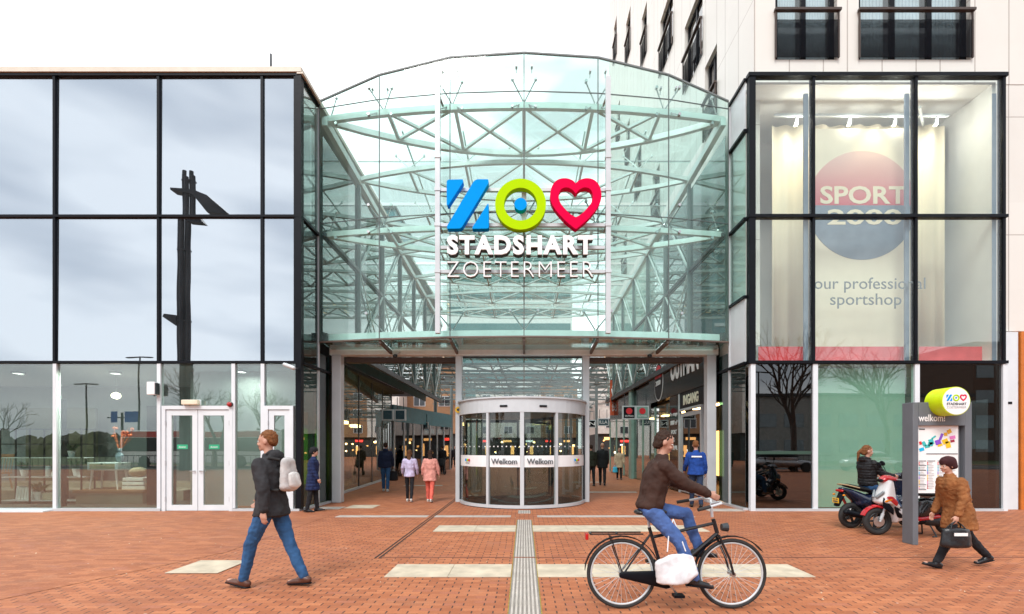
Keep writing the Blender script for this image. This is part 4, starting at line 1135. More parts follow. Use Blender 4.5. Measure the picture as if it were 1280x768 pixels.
# second row of shops on the left, with sign boxes
l2 = thing('passage_kiosk', 'dark framed shop unit with teal fascia further down on the left', 'shop', (-6.2, 28, 0))
L2 = Matrix.Translation(-Vector(l2.location))
pane_wall(l2, L2, -7.0, 26.0, -5.2, 34.0, .05, 3.0, 7, M['g_dark'], 1, M['silver'], .1)
MB().prism([(-7.0, 25.9), (-5.1, 34.1), (-9.5, 34.1), (-9.5, 25.9)], .9, 'z', 3.0).build('fascia', C_('teal_fascia', (.02, .16, .2), .5), l2, mtx=L2)
MB().box(-9.5, -9.4, 26, 34, 0, 3).box(-9.5, -5.5, 33.9, 34.0, 0, 3).build('back_wall', M['roomdark'], l2, mtx=L2)
def hang_sign(x, y, z, w, h, m, label, txt=None, tm='signwhite', name='hanging_sign', cat='sign'):
    s = thing(name, label, cat, (x, y, z))
    MB().box(-w / 2, w / 2, -.06, .06, -h / 2, h / 2).build('frame', M['silver'], s)
    MB().box(-w / 2 + .05, w / 2 - .05, -.068, -.06, -h / 2 + .05, h / 2 - .05).build('panel', m, s)
    if txt: text(txt, .2, M[tm], 'lettering', s, .004, loc=(-w * .35, -.075, -h * .2), fit=(w * .7, h * .42))
    MB().cyl((-w / 2 + .1, 0, h / 2), (-w / 2 + .1, 0, h / 2 + .5), .015).cyl((w / 2 - .1, 0, h / 2), (w / 2 - .1, 0, h / 2 + .5), .015).build('hanger', M['dark'], s)
    return s
scr = C_('screen_blue', (.03, .07, .09), .25)
hang_sign(X(485, 20), 20, Zp(519, 20), .46, .46, scr, 'square dark blue screen hanging on the left, the nearer and left one', name='hanging_screen')
hang_sign(X(500.5, 20), 20, Zp(519, 20), .46, .46, scr, 'square dark blue screen hanging just right of its twin', name='hanging_screen')
hang_sign(X(521, 30), 30, Zp(532, 30), .45, .4, scr, 'smaller far dark screen on the left side of the passage', name='hanging_screen')
hang_sign(X(531, 30), 30, Zp(532, 30), .45, .4, scr, 'far dark screen next to the white lit sign', name='hanging_screen')
hang_sign(X(537, 33), 33, Zp(539.5, 33), .8, .4, M['whitelit'], 'white lit shop sign far down the left passage')
hang_sign(X(548.5, 33), 33.2, Zp(539.5, 33), .4, .4, M['whitelit'], 'small square white lit sign beside the longer one')
hang_sign(X(740, 26), 26, Zp(530, 26), .42, .42, M['black'], 'black square sign with a white N right of the revolving door', 'N')
hang_sign(X(754, 27), 27, Zp(528, 27), .62, .42, scr, 'teal hanging sign with pale lettering behind the N sign', 'ANWB' if False else 'ILLA')

# right: black sports store front with lettering
rs = thing('sportswear_store', 'store with black fascia reading OUTMAN and INGANG along the right of the passage', 'shop', (5.6, 14.3, 0))
RL = Matrix.Translation(-Vector(rs.location))
def rp(mb, n, m, par=rs): return mb.build(n, m, par, mtx=RL)
gf = NT('gloss_black'); gf.pbr((.004, .004, .005), gf.math('ADD', gf.math('MULTIPLY', gf.noise(.7, 4), .12), .06), 0, spec=.35); M['gloss'] = gf.m
rp(MB().box(5.5, 5.9, 14.2, 21.3, 3.5, 5.6), 'fascia', M['gloss'])
rp(MB().box(5.6, 5.9, 21.35, 31.5, 3.2, 6.2), 'rear_fascia', M['gloss'])
rp(MB().box(5.53, 5.9, 14.2, 17.15, 2.94, 3.49), 'ingang_panel', M['black'])
rp(MB().box(5.53, 5.62, 17.25, 18.35, .05, 3.49), 'text_panel', M['gloss'])
rp(MB().box(5.5, 5.6, 17.15, 17.24, 0, 3.49).box(5.5, 5.6, 15.0, 15.09, 0, 2.94).box(5.5, 5.58, 15.09, 17.15, 2.86, 2.94), 'door_frame', M['silver'])
dl = rp(MB().box(5.55, 5.60, 16.95, 17.1, .05, 2.8).box(5.55, 5.6, 15.15, 15.25, .05, 2.8).box(5.551, 5.599, 15.25, 16.95, 2.66, 2.8).box(5.551, 5.599, 15.25, 16.95, .05, .2), 'door_leaf', M['silver'])
rp(MB().box(5.57, 5.58, 15.25, 16.95, .2, 2.66), 'door_glass', M['g_dark'], dl)
for z in (.4, 1.4, 2.4): rp(MB().cyl((5.5, 17.12, z - .07), (5.5, 17.12, z + .07), .025), 'hinge', M['silver'], dl)
pane_wall(rs, RL, 5.6, 18.4, 5.6, 31.4, .05, 3.3, 6, M['g_shop'], 1, C_('post_green', (.20, .33, .29), .5), .09)
rp(MB().box(5.46, 5.62, 24.6, 25.2, 0, 6.4), 'pilaster', C_('post_green', (.20, .33, .29)))
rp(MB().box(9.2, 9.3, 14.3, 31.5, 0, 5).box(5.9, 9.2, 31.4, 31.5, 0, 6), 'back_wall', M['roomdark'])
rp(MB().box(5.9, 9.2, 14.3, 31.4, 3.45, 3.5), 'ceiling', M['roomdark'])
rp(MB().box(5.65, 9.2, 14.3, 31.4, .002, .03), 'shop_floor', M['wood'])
for yy in (19.5, 21.5, 24, 26.5, 29):
    rp(MB().box(7.6, 7.9, yy - .3, yy + .3, 3.3, 3.38), 'ceiling_lamp', M['warm'])
for yy, m_ in ((20.3, 'warmsoft'), (22.8, 'wood'), (27.2, 'warmsoft'), (29.6, 'wood')):
    rp(MB().box(8.2, 8.3, yy - .6, yy + .6, .4, 2.3), 'display_wall', M[m_])
RROT = (PI / 2, 0, -PI / 2)
def rtext(s, y0, z0, w, h, m, off=.01, x=5.49, nm='lettering'):
    # reads from far to near because the wall faces left; text starts at larger y
    text(s, .3, m, nm, rs, .006, off, loc=Vector((x, y0, z0)) - Vector(rs.location), rot=RROT, fit=(w, h))
rtext('OUTMAN', 18.1, 4.05, 2.9, .85, M['signwhite'], .015)
rtext('INGANG', 16.75, 3.05, 1.45, .34, C_('cream_letter', (.8, .78, .62)), .012, 5.52)
for s, z, w, h in (('1e etage', 2.72, .8, .17), ('1000 m²', 2.42, .8, .17), ('SPORT', 2.08, .7, .16), ('&', 1.80, .16, .16), ('CASUAL', 1.50, .8, .16), ('sport', .45, .5, .12)):
    rtext(s, 17.8 + w / 2, z, w, h, M['signwhite'], .0, 5.52)
# badge on the fascia
b = MB()
def badge(y, z, r, h, x, m, n, a0=0, a1=2 * PI, rin=0):
    pts = []
    for k in range(33):
        a = a0 + (a1 - a0) * k / 32
        zz = z + h * math.sin(a); pts.append((y + r * math.cos(a), zz))
    return rp(MB().prism(pts, -.01, 'x', x), n, m)
badge(19.7, 4.28, .62, .80, 5.498, M['signwhite'], 'badge_rim')
badge(19.7, 4.28, .56, .74, 5.486, M['black'], 'badge_field')
badge(19.7, 4.42, .46, .52, 5.475, M['pred'], 'badge_red', 0, PI)
rtext('2000', 20.05, 4.12, .7, .2, M['signwhite'], .0, 5.462, 'badge_lettering')
# projecting square signs
for px, d, lab, m_ in ((786, 20.0, 'projecting black square sign with a red badge, the left one of the pair', 'black'), (802.5, 20.0, 'projecting green grey square sign with a red badge, the right one of the pair', 'post_green')):
    s = hang_sign(X(px, d), d, Zp(516, d), .55, .56, M[m_], lab)
    MB().cyl((0, -.085, .06), (0, -.07, .06), .13, n=20).build('badge', M['pred'], s)
    text('OUTMAN', .1, M['signwhite'], 'lettering', s, .003, loc=(-.17, -.075, -.18), fit=(.34, .07))
# an orange vertical banner
s = thing('vertical_banner', 'narrow orange vertical banner on the dark wall far right', 'banner', (X(767, 30), 30, 3.6))
MB().box(-.22, .22, 0, .03, 0, 2.2).build('cloth', C_('banner_orange', (.55, .09, .03), .6), s)
text('SPORTS', .3, M['signwhite'], 'lettering', s, .004, loc=(.1, -.01, .25), rot=(PI / 2, -PI / 2, 0), fit=(1.6, .2))
MB().cyl((-.3, 0, 2.2), (.3, 0, 2.2), .02).build('rod', M['dark'], s)

# street roof: long net of trusses ------------------------------------------------
st_ = thing('street_canopy', 'long glazed steel net roof over the shopping street behind the entrance', 'canopy', (0, 33, 0))
STL = Matrix.Translation(-Vector(st_.location))
y = 34.5; k = 0
while y < 84:
    z = 7.9 - .02 * (y - 34) + .6 * math.sin(y * .14)
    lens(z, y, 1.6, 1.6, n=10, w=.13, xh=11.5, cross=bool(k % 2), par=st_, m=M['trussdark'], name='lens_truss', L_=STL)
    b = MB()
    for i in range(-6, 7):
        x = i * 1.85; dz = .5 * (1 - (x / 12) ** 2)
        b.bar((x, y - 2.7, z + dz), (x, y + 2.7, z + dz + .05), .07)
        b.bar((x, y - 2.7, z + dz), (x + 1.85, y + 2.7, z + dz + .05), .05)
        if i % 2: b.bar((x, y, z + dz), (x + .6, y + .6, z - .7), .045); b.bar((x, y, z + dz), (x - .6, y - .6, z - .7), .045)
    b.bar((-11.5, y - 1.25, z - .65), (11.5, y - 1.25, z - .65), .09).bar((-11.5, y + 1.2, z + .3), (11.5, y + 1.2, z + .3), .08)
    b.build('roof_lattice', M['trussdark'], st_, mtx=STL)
    if k == 0: MB().box(-11.5, 11.5, y - 1.2, y + 1.2, z + .75, z + .76).build('roof_panel', M['g_roof'], st_, mtx=STL)
    y += 5.5; k += 1
for s in (-1, 1):
    for yy in range(36, 84, 8):
        MB().cyl((s * 6.6, yy, 0), (s * 6.6, yy, 7.2), .13).build('canopy_column', M['trussdark'], st_, mtx=STL)

# far shop fronts and flats
def flats(name, label, x0, x1, y, h, m, wz, seed, zg=3.4, depth=9, face='front'):
    random.seed(seed)
    o = thing(name, label, 'building', ((x0 + x1) / 2, y, 0)); OL = Matrix.Translation(-Vector(o.location))
    MB().box(x0, x1, y, y + depth, zg, h).build('wall', m, o, mtx=OL)
    MB().box(x0 - .2, x1 + .2, y - .2, y + depth, h, h + .3).build('roof', M['dark'], o, mtx=OL)
    MB().box(x0, x1, y + .4, y + depth, 0, zg).build('shop_front', M['roomdark'], o, mtx=OL)
    n = max(2, int((x1 - x0) / 3.2)); w = (x1 - x0) / n
    z = zg + .7
    while z + 1.4 < h:
        for i in range(n):
            a = x0 + w * (i + .5)
            f = MB().box(a - .75, a + .75, y - .05, y + .05, z, z + 1.3).build('window', M['white'], o, mtx=OL)
            MB().box(a - .68, a - .04, y - .07, y - .052, z + .07, z + 1.23).box(a + .04, a + .68, y - .07, y - .052, z + .07, z + 1.23).build('pane', C_('far_pane', (.05, .06, .07), .15), f, mtx=OL)
        z += 2.8
    # lit shop fascias
    for i in range(n):
        for q_ in range(4):
            ax_ = x0 + w * (i + random.random()); zz_l = random.uniform(.5, 2.5); ss = random.uniform(.06, .22)
            MB().box(ax_ - ss, ax_ + ss, y + .31, y + .35, zz_l, zz_l + ss * 1.4).build('shop_lamp', M['warm'] if random.random() < .5 else M['warmsoft'] if random.random() < .6 else M['whitelit'], o, mtx=OL)
        a = x0 + w * (i + .5); r_ = random.random()
        m_ = M['redneon'] if r_ < .4 else M['whitelit'] if r_ < .6 else M['warmsoft']
        MB().box(a - w * .25, a + w * .15, y + .3, y + .38, 2.6, 2.95).build('shop_sign', m_, o, mtx=OL)
        MB().box(a - .5 + r_, a + .1 + r_, y + .36, y + .39, .4, 1.9).build('lit_window', M['warmsoft'], o, mtx=OL)
    return o
brick_w = C_('far_white', (.62, .60, .56), .7); brick_b = C_('far_brown', (.30, .17, .09), .8)
flats('row_of_flats', 'white block of flats above shops at the far left of the street', -34, -15, 58, 13, brick_w, 0, 3)
flats('row_of_flats', 'brown brick flats beside the white block at the street end', -15, -8.6, 62, 12, brick_b, 0, 4)
flats('row_of_flats', 'white flats closing the street behind the revolving door', -8.6, 3, 86, 11.5, brick_w, 0, 5)
flats('row_of_flats', 'brown flats at the street end right of the middle', 3, 9.5, 86, 13, brick_b, 0, 6)
flats('row_of_flats', 'white flats on the far right behind the passage', 9.5, 30, 62, 12.5, brick_w, 0, 8)
# office block seen through the upper glass
ob = thing('office_block', 'pale office block with green window bands behind the entrance glass', 'building', (-4, 100, 0)); OBL = Matrix.Translation(-Vector(ob.location))
MB().box(-16, 10, 100, 115, 0, 44).build('wall', C_('office_wall', (.60, .64, .62), .6), ob, mtx=OBL)
for k in range(9):
    MB().box(-15.6, 9.6, 99.85, 99.99, 12 + 3.4 * k, 13.7 + 3.4 * k).build('window_band', C_('office_band', (.06, .16, .16), .15), ob, mtx=OBL)
MB().box(-16.3, 10.3, 99.6, 115, 44, 44.6).build('roof', M['dark'], ob, mtx=OBL)
lt = thing('office_block', 'teal glass office block on the left behind the atrium roof', 'building', (-32, 90, 0)); LTL = Matrix.Translation(-Vector(lt.location))
MB().box(-48, -24, 90, 105, 0, 46).build('wall', C_('teal_block', (.05, .20, .24), .3), lt, mtx=LTL)
for k in range(9):
    MB().box(-47.6, -24.4, 89.85, 89.99, 14 + 3.4 * k, 14.6 + 3.4 * k).build('floor_band', M['white'], lt, mtx=LTL)
MB().box(-48.3, -23.7, 89.6, 105, 46, 46.5).build('roof', M['dark'], lt, mtx=LTL)

# ================================================================== WAYFINDING KIOSK
kx0, kx1, ky0, ky1 = 6.32, 7.28, 7.85, 8.08
kk = thing('map_kiosk', 'grey totem reading welkom! with a coloured shopping map and a lime cylinder on top', 'kiosk', (6.8, 7.95, 0))
KL = Matrix.Translation(-Vector(kk.location))
def kp(mb, n, m, par=kk, **k): return mb.build(n, m, par, mtx=KL, **k)
KZ = 2.32; hz0 = Zp(532, 7.85); pz0 = Zp(617, 7.85)
kp(MB().box(kx0, kx0 + .09, ky0, ky1, 0, KZ).bevel(.006, 1), 'post', M['kiosk'])
kp(MB().box(kx1 - .11, kx1, ky0, ky1, 0, KZ).bevel(.006, 1), 'post', M['kiosk'])
kp(MB().box(kx0 + .09, kx1 - .11, ky0 + .001, ky1 - .001, hz0, KZ), 'header', M['kiosk'])
kp(MB().box(kx0 + .09, kx1 - .18, ky0 + .05, ky1 - .03, pz0, hz0 - .001), 'map_board', M['signwhite'])
kp(MB().box(kx1 - .18, kx1 - .111, ky0 + .10, ky1 - .03, pz0 - .02, hz0 - .001), 'reveal', M['kiosk'])
text('welkom!', .15, M['signwhite'], 'header_lettering', kk, .002, .002, loc=Vector((X(1148, 7.85), ky0 - .004, Zp(527, 7.85))) - kk.location, fit=(X(1181, 7.85) - X(1148, 7.85), Zp(519, 7.85) - Zp(527, 7.85) + .01))
KYP = ky0 + .048
def kq(px0, py0, px1, py1, m, n='map_patch', ang=0):
    d = KYP; x0, x1, z1, z0 = X(px0, d), X(px1, d), Zp(py0, d), Zp(py1, d)
    c = Matrix.Translation(((x0 + x1) / 2, 0, (z0 + z1) / 2)) @ Matrix.Rotation(ang, 4, 'Y') @ Matrix.Translation((-(x0 + x1) / 2, 0, -(z0 + z1) / 2))
    return MB().box(x0, x1, KYP - .004, KYP, z0, z1, c)
pats = [(1149, 552, 1152, 556, 'pr', .3), (1153, 552, 1157, 558, 'pt', .5), (1156, 556, 1162, 560, 'pt', .2), (1149, 560, 1155, 564, 'pc', .3), (1161, 549, 1167, 556, 'pt', .3), (1160, 553, 1166, 558, 'pt', .1), (1169, 550, 1176, 556, 'pp', .3), (1175, 542, 1178, 550, 'pp', -.4), (1172, 555, 1178, 558, 'py', .3), (1178, 549, 1185, 555, 'py', .4), (1182, 552, 1188, 560, 'py', .2), (1184, 537, 1189, 542, 'po', .5), (1187, 545, 1194, 549, 'pk', .2), (1188, 550, 1193, 553, 'pr2', .2), (1180, 541, 1184, 545, 'po', .1), (1164, 546, 1170, 548, 'pt', .6)]
pc = {'pr': (.7, .03, .03), 'pt': (.05, .5, .5), 'pc': (.0, .45, .75), 'pp': (.25, .08, .6), 'py': (.85, .55, .02), 'po': (.8, .4, .02), 'pk': (.75, .2, .5), 'pr2': (.35, .02, .05)}
for a, b_, c, d, m_, an in pats:
    kp(kq(a, b_, c, d, None, ang=-an), 'map_patch', C_('map_' + m_, pc[m_], .5, var=.02))
b = kq(1149, 536, 1156, 537.5, None)
kp(b, 'map_title', M['ink'])
kp(kq(1158, 567, 1197, 568, None), 'map_rule', M['ink'])
for cx in (1148.5, 1159, 1172, 1185.5):
    w_ = 9 if cx < 1150 else 10
    kp(kq(cx, 576, cx + w_, 576.8, None), 'index_rule', M['ink'])
    yy = 578
    cols = list(pc); i = 0
    while yy < 612:
        b = kq(cx + 1.4, yy, cx + 1.4 + random.uniform(4, 7.5), yy + .55, None)
        kp(b, 'index_line', C_('pale_ink', (.50, .50, .50)))
        kp(kq(cx, yy - .2, cx + .9, yy + 1.2, None), 'index_key', M['map_' + cols[(i // 2) % 8]])
        if random.random() < .16: kp(kq(cx, yy + 1.7, cx + w_, yy + 2.5, None), 'index_rule', M['ink']); yy += 2
        yy += 2.0; i += 1
ccx, ccz = X(1195, 7.6), Zp(501.5, 7.6)
kp(MB().cyl((ccx, 7.60, ccz), (ccx, 7.93, ccz), .225, n=56), 'lime_cylinder', C_('lime_drum', (.62, .80, .0), .4))
kp(MB().cyl((ccx, 7.592, ccz), (ccx, 7.60, ccz), .213, n=56), 'logo_disc', M['signwhite'])
def KU(u, v): return (ccx + (u - 640) * .00032, ccz + .05 - (v - 232) * .00032)
for (b, c), nm in zip(logo(KU, 7.586, .006), ('logo_mark',) * 4): kp(b, nm, M[c])
text('STADSHART', .05, M['ink'], 'logo_lettering', kk, .001, .001, loc=Vector((ccx - .155, 7.588, ccz - .065)) - kk.location, fit=(.31, .04))
text('ZOETERMEER', .05, C_('pale_ink', (.5, .5, .5)), 'logo_lettering', kk, .001, 0, loc=Vector((ccx - .155, 7.588, ccz - .115)) - kk.location, fit=(.31, .035))

# ================================================================== PEOPLE
def V(*a): return Vector(a)
SK = {}
def mskin(tone):
    return C_('skin_%d' % int(tone * 100), (.52 * tone, .28 * tone, .20 * tone), .55, var=.06)
def person(name_label, loc, yaw, H, pose, fit, vox=.012, group=None):
    """forward is local +X, left is +Y; pose angles in degrees"""
    P = dict(lean=3, legs=((0, 0), (0, 0)), arms=((5, 8, 12), (-5, 8, 12)), head=(0, 0), twist=0, foot=(0, 0), seat=None, splay=(0, 0))
    P.update(pose)
    root = thing('person', name_label, 'person', loc, R(yaw), group)
    s = H / 1.76
    MS = Matrix.Scale(s, 4)
    ln = R(P['lean']); up = V(math.sin(ln), 0, math.cos(ln)); fw = V(math.cos(ln), 0, -math.sin(ln))
    pel = V(0, 0, 0)
    hips = [V(0, .09, -.02), V(0, -.09, -.02)]
    knees, ankles, toes, heels = [], [], [], []
    for i in (0, 1):
        t_, k_ = P['legs'][i]; sp_ = R(P['splay'][i]) * (1 if i == 0 else -1)
        a = R(t_); c = R(t_ - k_)
        kn = hips[i] + V(math.sin(a), math.sin(sp_) * .9, -math.cos(a)) * .44
        an = kn + V(math.sin(c), 0, -math.cos(c)) * .42
        fp = R(P['foot'][i])
        knees.append(kn); ankles.append(an)
        heels.append(an + V(-.05 * math.cos(fp) , 0, -.05 * math.sin(fp)) + V(math.sin(fp) * .045, 0, -math.cos(fp) * .045))
        toes.append(an + V(.165 * math.cos(fp), 0, .165 * math.sin(fp)) + V(math.sin(fp) * .05, 0, -math.cos(fp) * .05))
    zmin = min(min(v.z for v in heels) - .03, min(v.z for v in toes) - .028)
    if P['seat'] is not None: off = V(0, 0, P['seat'] / s + .10)
    else: off = V(0, 0, -zmin)
    tr = Matrix.Translation(off)
    MX = MS @ tr
    waist = up * .16; chest = up * .38; shc = up * .49; neck = up * .56
    tw_ = R(P['twist'])
    hd = neck + up * .055 + fw * .015 + (V(0, 0, 1) * .105)
    sh = []
    for i, sg_ in ((0, 1), (1, -1)):
        o = V(-math.sin(tw_) * sg_ * .175, math.cos(tw_) * sg_ * .175, 0); sh.append(shc + o)
    elb, wri, hnd = [], [], []
    for i, sg_ in ((0, 1), (1, -1)):
        a_, ab, e_ = P['arms'][i][:3]; tw2 = P['arms'][i][3] if len(P['arms'][i]) > 3 else 0
        a = R(a_); b_ = R(ab)
        d1 = V(math.sin(a) * math.cos(b_), sg_ * math.sin(b_), -math.cos(a) * math.cos(b_))
        c = R(a_ + e_); b2 = R(ab * .3 - tw2)
        d2 = V(math.sin(c) * math.cos(b2), sg_ * math.sin(b2), -math.cos(c) * math.cos(b2))
        elb.append(sh[i] + d1 * .285); wri.append(elb[i] + d2 * .245); hnd.append((d2, wri[i] + d2 * .09))
    slim = fit.get('slim', 1.0)
    # ---- body (skin)
    b = MB()
    b.hull([(pel, (.10, .15 * slim, .09)), (waist, (.085, .125 * slim, .07))]).hull([(waist, (.085, .125 * slim, .07)), (chest, (.10, .155 * slim, .09))])
    b.hull([(chest, (.10, .15 * slim, .08)), (shc - up * .01, (.06, .14 * slim, .035))])
    b.hull([(shc + V(0, 0, .0), .055), (neck + up * .03, .05)])
    for i in (0, 1):
        b.hull([(hips[i], .082), (knees[i], .052)]).hull([(knees[i], .052), (knees[i] * .65 + ankles[i] * .35, .05), ]).hull([(knees[i] * .65 + ankles[i] * .35, .05), (ankles[i], .034)])
        b.hull([(ankles[i], .034), (heels[i] + V(0, 0, .015), .028)]).hull([(heels[i] + V(0, 0, .015), .028), (toes[i] + V(0, 0, .01), (.03, .035, .02))])
        b.hull([(sh[i] - up * .02, .042), (elb[i], .038)]).hull([(elb[i], .038), (wri[i], .024)])
        d2, hc = hnd[i]; side = d2.cross(V(0, 1, 0)).normalized() if abs(d2.y) < .9 else V(1, 0, 0)
        pn = V(0, 1, 0); ac = side  # fingers fan across 'side'
        b.hull([(wri[i] + d2 * .02, .022), (wri[i] + d2 * .085 + ac * .02, .017), (wri[i] + d2 * .085 - ac * .02, .017)])
        sg_ = -1 if i == 0 else 1
        for j, (o, l) in enumerate(((.030, .062), (.011, .072), (-.010, .068), (-.029, .052))):
            k0 = wri[i] + d2 * .09 + ac * o; k1 = k0 + d2 * l * .55 + pn * sg_ * .008; k2 = k1 + d2 * l * .4 + pn * sg_ * .022
            b.hull([(k0, .0095), (k1, .0088)], 1).hull([(k1, .0088), (k2, .0075)], 1)
        th0 = wri[i] + d2 * .035 + ac * .028; th1 = th0 + d2 * .03 + ac * .022 + pn * sg_ * .012; th2 = th1 + d2 * .03 + ac * .004 + pn * sg_ * .012
        b.hull([(th0, .012), (th1, .010)], 1).hull([(th1, .010), (th2, .008)], 1)
    # head in its own frame
    hy, hp = R(P['head'][0]), R(P['head'][1])
    HM = Matrix.Translation(hd) @ Matrix.Rotation(hy, 4, 'Z') @ Matrix.Rotation(hp + ln * .4, 4, 'Y')
    h = MB()
    h.hull([((-.01, 0, .03), (.095, .075, .088)), ((.02, 0, -.055), (.062, .052, .055))], 3)
    h.hull([((.075, 0, -.085), (.022, .022, .018)), ((.0, 0, -.05), (.05, .058, .04))])
    h.hull([((.088, 0, .008), .010), ((.108, 0, -.028), (.013, .014, .011))], 1)
    h.hull([((.09, .012, -.062), .009), ((.09, -.012, -.062), .009)], 1)
    for sg_ in (-1, 1):
        h.ball((-.005, sg_ * .078, -.012), (.022, .010, .032), 2)
        h.ball((.078, sg_ * .032, -.034), (.02, .02, .02), 1)
        h.hull([((.085, sg_ * .018, .022), .008), ((.078, sg_ * .048, .024), .008)], 1)
    h.b.transform(HM); b.merge(h.b)
    b.hull([(neck, .05), (hd + V(-.01, 0, -.07), .048)])
    body = b.fuse('body', mskin(fit.get('tone', 1.0)), root, min(vox, .0105), 3, mtx=MX)
    # eyes, lips, brows
    for sg_ in (-1, 1):
        e = MB().ball((.0805, sg_ * .032, .004), (.011, .0135, .009), 2); e.build('eye', C_('eye_white', (.7, .68, .65), .3), body, smooth=True, mtx=MX @ HM)
        MB().ball((.0885, sg_ * .0325, .004), (.0055, .006, .006), 1).build('iris', C_('iris_dark', (.04, .025, .015), .3), body, smooth=True, mtx=MX @ HM)
        MB().hull([((.092, sg_ * .016, .030), .0045), ((.082, sg_ * .048, .032), .004)], 1).build('eyebrow', C_('brow_dark', (.06, .035, .02), .8), body, mtx=MX @ HM)
    MB().hull([((.099, .014, -.060), .0045), ((.101, 0, -.058), .005), ((.099, -.014, -.060), .0045)], 1).build('lips', C_('lips', (.38, .11, .10), .5), body, mtx=MX @ HM)
    # ---- trousers
    tb_ = fit.get('leg_r', 1.0)
    b = MB().hull([(pel + V(0, 0, .0), (.118, .168 * slim, .10)), (waist * .6, (.105, .145 * slim, .05))])
    for i in (0, 1):
        mid = knees[i] * .5 + ankles[i] * .5
        b.hull([(hips[i], .102 * tb_), (knees[i], .070 * tb_)]).hull([(knees[i], .070 * tb_), (mid, .064 * tb_)]).hull([(mid, .064 * tb_), (ankles[i] + V(0, 0, .02), .055 * tb_)])
    b.fuse('trousers', fit['trousers'], root, vox, 4, .009, .075, MX)
    # ---- shoes
    for i in (0, 1):
        hl, to = heels[i], toes[i]
        d = (to - hl).normalized(); n_ = d.cross(V(0, 1, 0)) * -1
        if n_.z < 0: n_ = -n_
        b = MB().hull([(hl + n_ * .01, (.045, .038, .035)), (hl * .4 + to * .6 + n_ * .008, (.045, .046, .034)), (to, (.042, .042, .026))])
        b.hull([(hl + n_ * .02, (.046, .04, .04)), (ankles[i] + n_ * .0, (.05, .045, .03)), (hl * .55 + to * .45 + n_ * .02, .035)])
        so_ = b.fuse('shoe', fit['shoes'], root, min(vox, .01), 2, mtx=MX)
        MB().hull([(hl - n_ * .022, (.046, .04, .012)), (to - n_ * .014, (.046, .044, .010))]).build('sole', fit.get('sole', M['black']), so_, smooth=True, mtx=MX)
    # ---- jacket
    jr = fit.get('bulk', 1.0); hem = fit.get('hem', 0.0)
    b = MB()
    b.hull([(waist * .2, (.135 * jr, .178 * slim * jr, .07)), (waist, (.125 * jr, .165 * slim * jr, .07))])
    b.hull([(waist, (.125 * jr, .165 * slim * jr, .07)), (chest, (.14 * jr, .19 * slim * jr, .09))])
    b.hull([(chest, (.14 * jr, .19 * slim * jr, .085)), (shc, (.10 * jr, .19 * slim * jr, .045))])
    b.hull([(shc + up * .02, (.085, .10, .03)), (neck + up * .01, (.068, .068, .035))])
    if hem:
        d = V(0, 0, -1) if P['seat'] is None else V(.3, 0, -1)
        fwd = (knees[0].x + knees[1].x) * .15
        b.hull([(waist * .3, (.135 * jr, .18 * slim * jr, .06)), (V(fwd * hem * 1.4, 0, -hem), (.15 * jr + abs(knees[0].x - knees[1].x) * .22 * hem * 2, .195 * slim * jr, .03))])
    ja = min(jr, 1.13)
    for i in (0, 1):
        wr = wri[i] - hnd[i][0] * .01
        b.hull([(sh[i] - up * .025, .068 * ja), (elb[i], .058 * ja)]).hull([(elb[i], .058 * ja), (wr, .045 * ja)])
    if fit.get('hood'):
        b.hull([(neck - fw * .10 + up * .0, (.06, .10, .06)), (neck - fw * .05 - up * .05, (.06, .11, .05))])
        b.hull([(neck - fw * .06 + up * .03, (.05, .09, .03)), (neck + fw * .05, (.03, .06, .025))])
    b.fuse('jacket', fit['jacket'], root, vox, 4, fit.get('puff', .012), fit.get('pscale', .09), MX)
    # ---- hair / hat
    hm = fit.get('hair')
    if hm:
        style = fit.get('style', 'short')
        b = MB()
        b.hull([((-.022, 0, .046), (.094, .079, .082)), ((-.058, 0, -.005), (.052, .070, .06))], 3)
        if style in ('long', 'tail', 'bob'): b.hull([((-.03, 0, .03), (.09, .084, .08)), ((-.055, 0, -.06), (.05, .078, .04))])
        if style == 'long':
            b.hull([((-.06, 0, -.02), (.045, .08, .05)), ((-.10, .0, -.20), (.03, .07, .05))]).hull([((-.10, .0, -.20), (.03, .07, .05)), ((-.115, .0, -.34), (.02, .045, .04))])
        if style == 'tail':
            b.hull([((-.10, 0, .02), .03), ((-.15, 0, -.06), .035)]).hull([((-.15, 0, -.06), .035), ((-.14, 0, -.24), .014)])
        b.fuse('hair', hm, root, .008, 1, .009, .022, MX @ HM)
    if fit.get('hat'):
        b = MB().hull([((-.015, 0, .055), (.112, .097, .09)), ((-.045, 0, -.035), (.085, .092, .04))], 3)
        b.fuse('hat', fit['hat'], root, .01, 3, .004, .04, MX @ HM)
    root['_mx'] = 0; del root['_mx']
    W = Matrix.Translation(Vector(loc)) @ Matrix.Rotation(R(yaw), 4, 'Z') @ MX
    return root, dict(W=W, hand=[hnd[0][1], hnd[1][1]], wrist=wri, shc=shc, chest=chest, up=up, fw=fw, knees=knees, hd=hd, MX=MX)

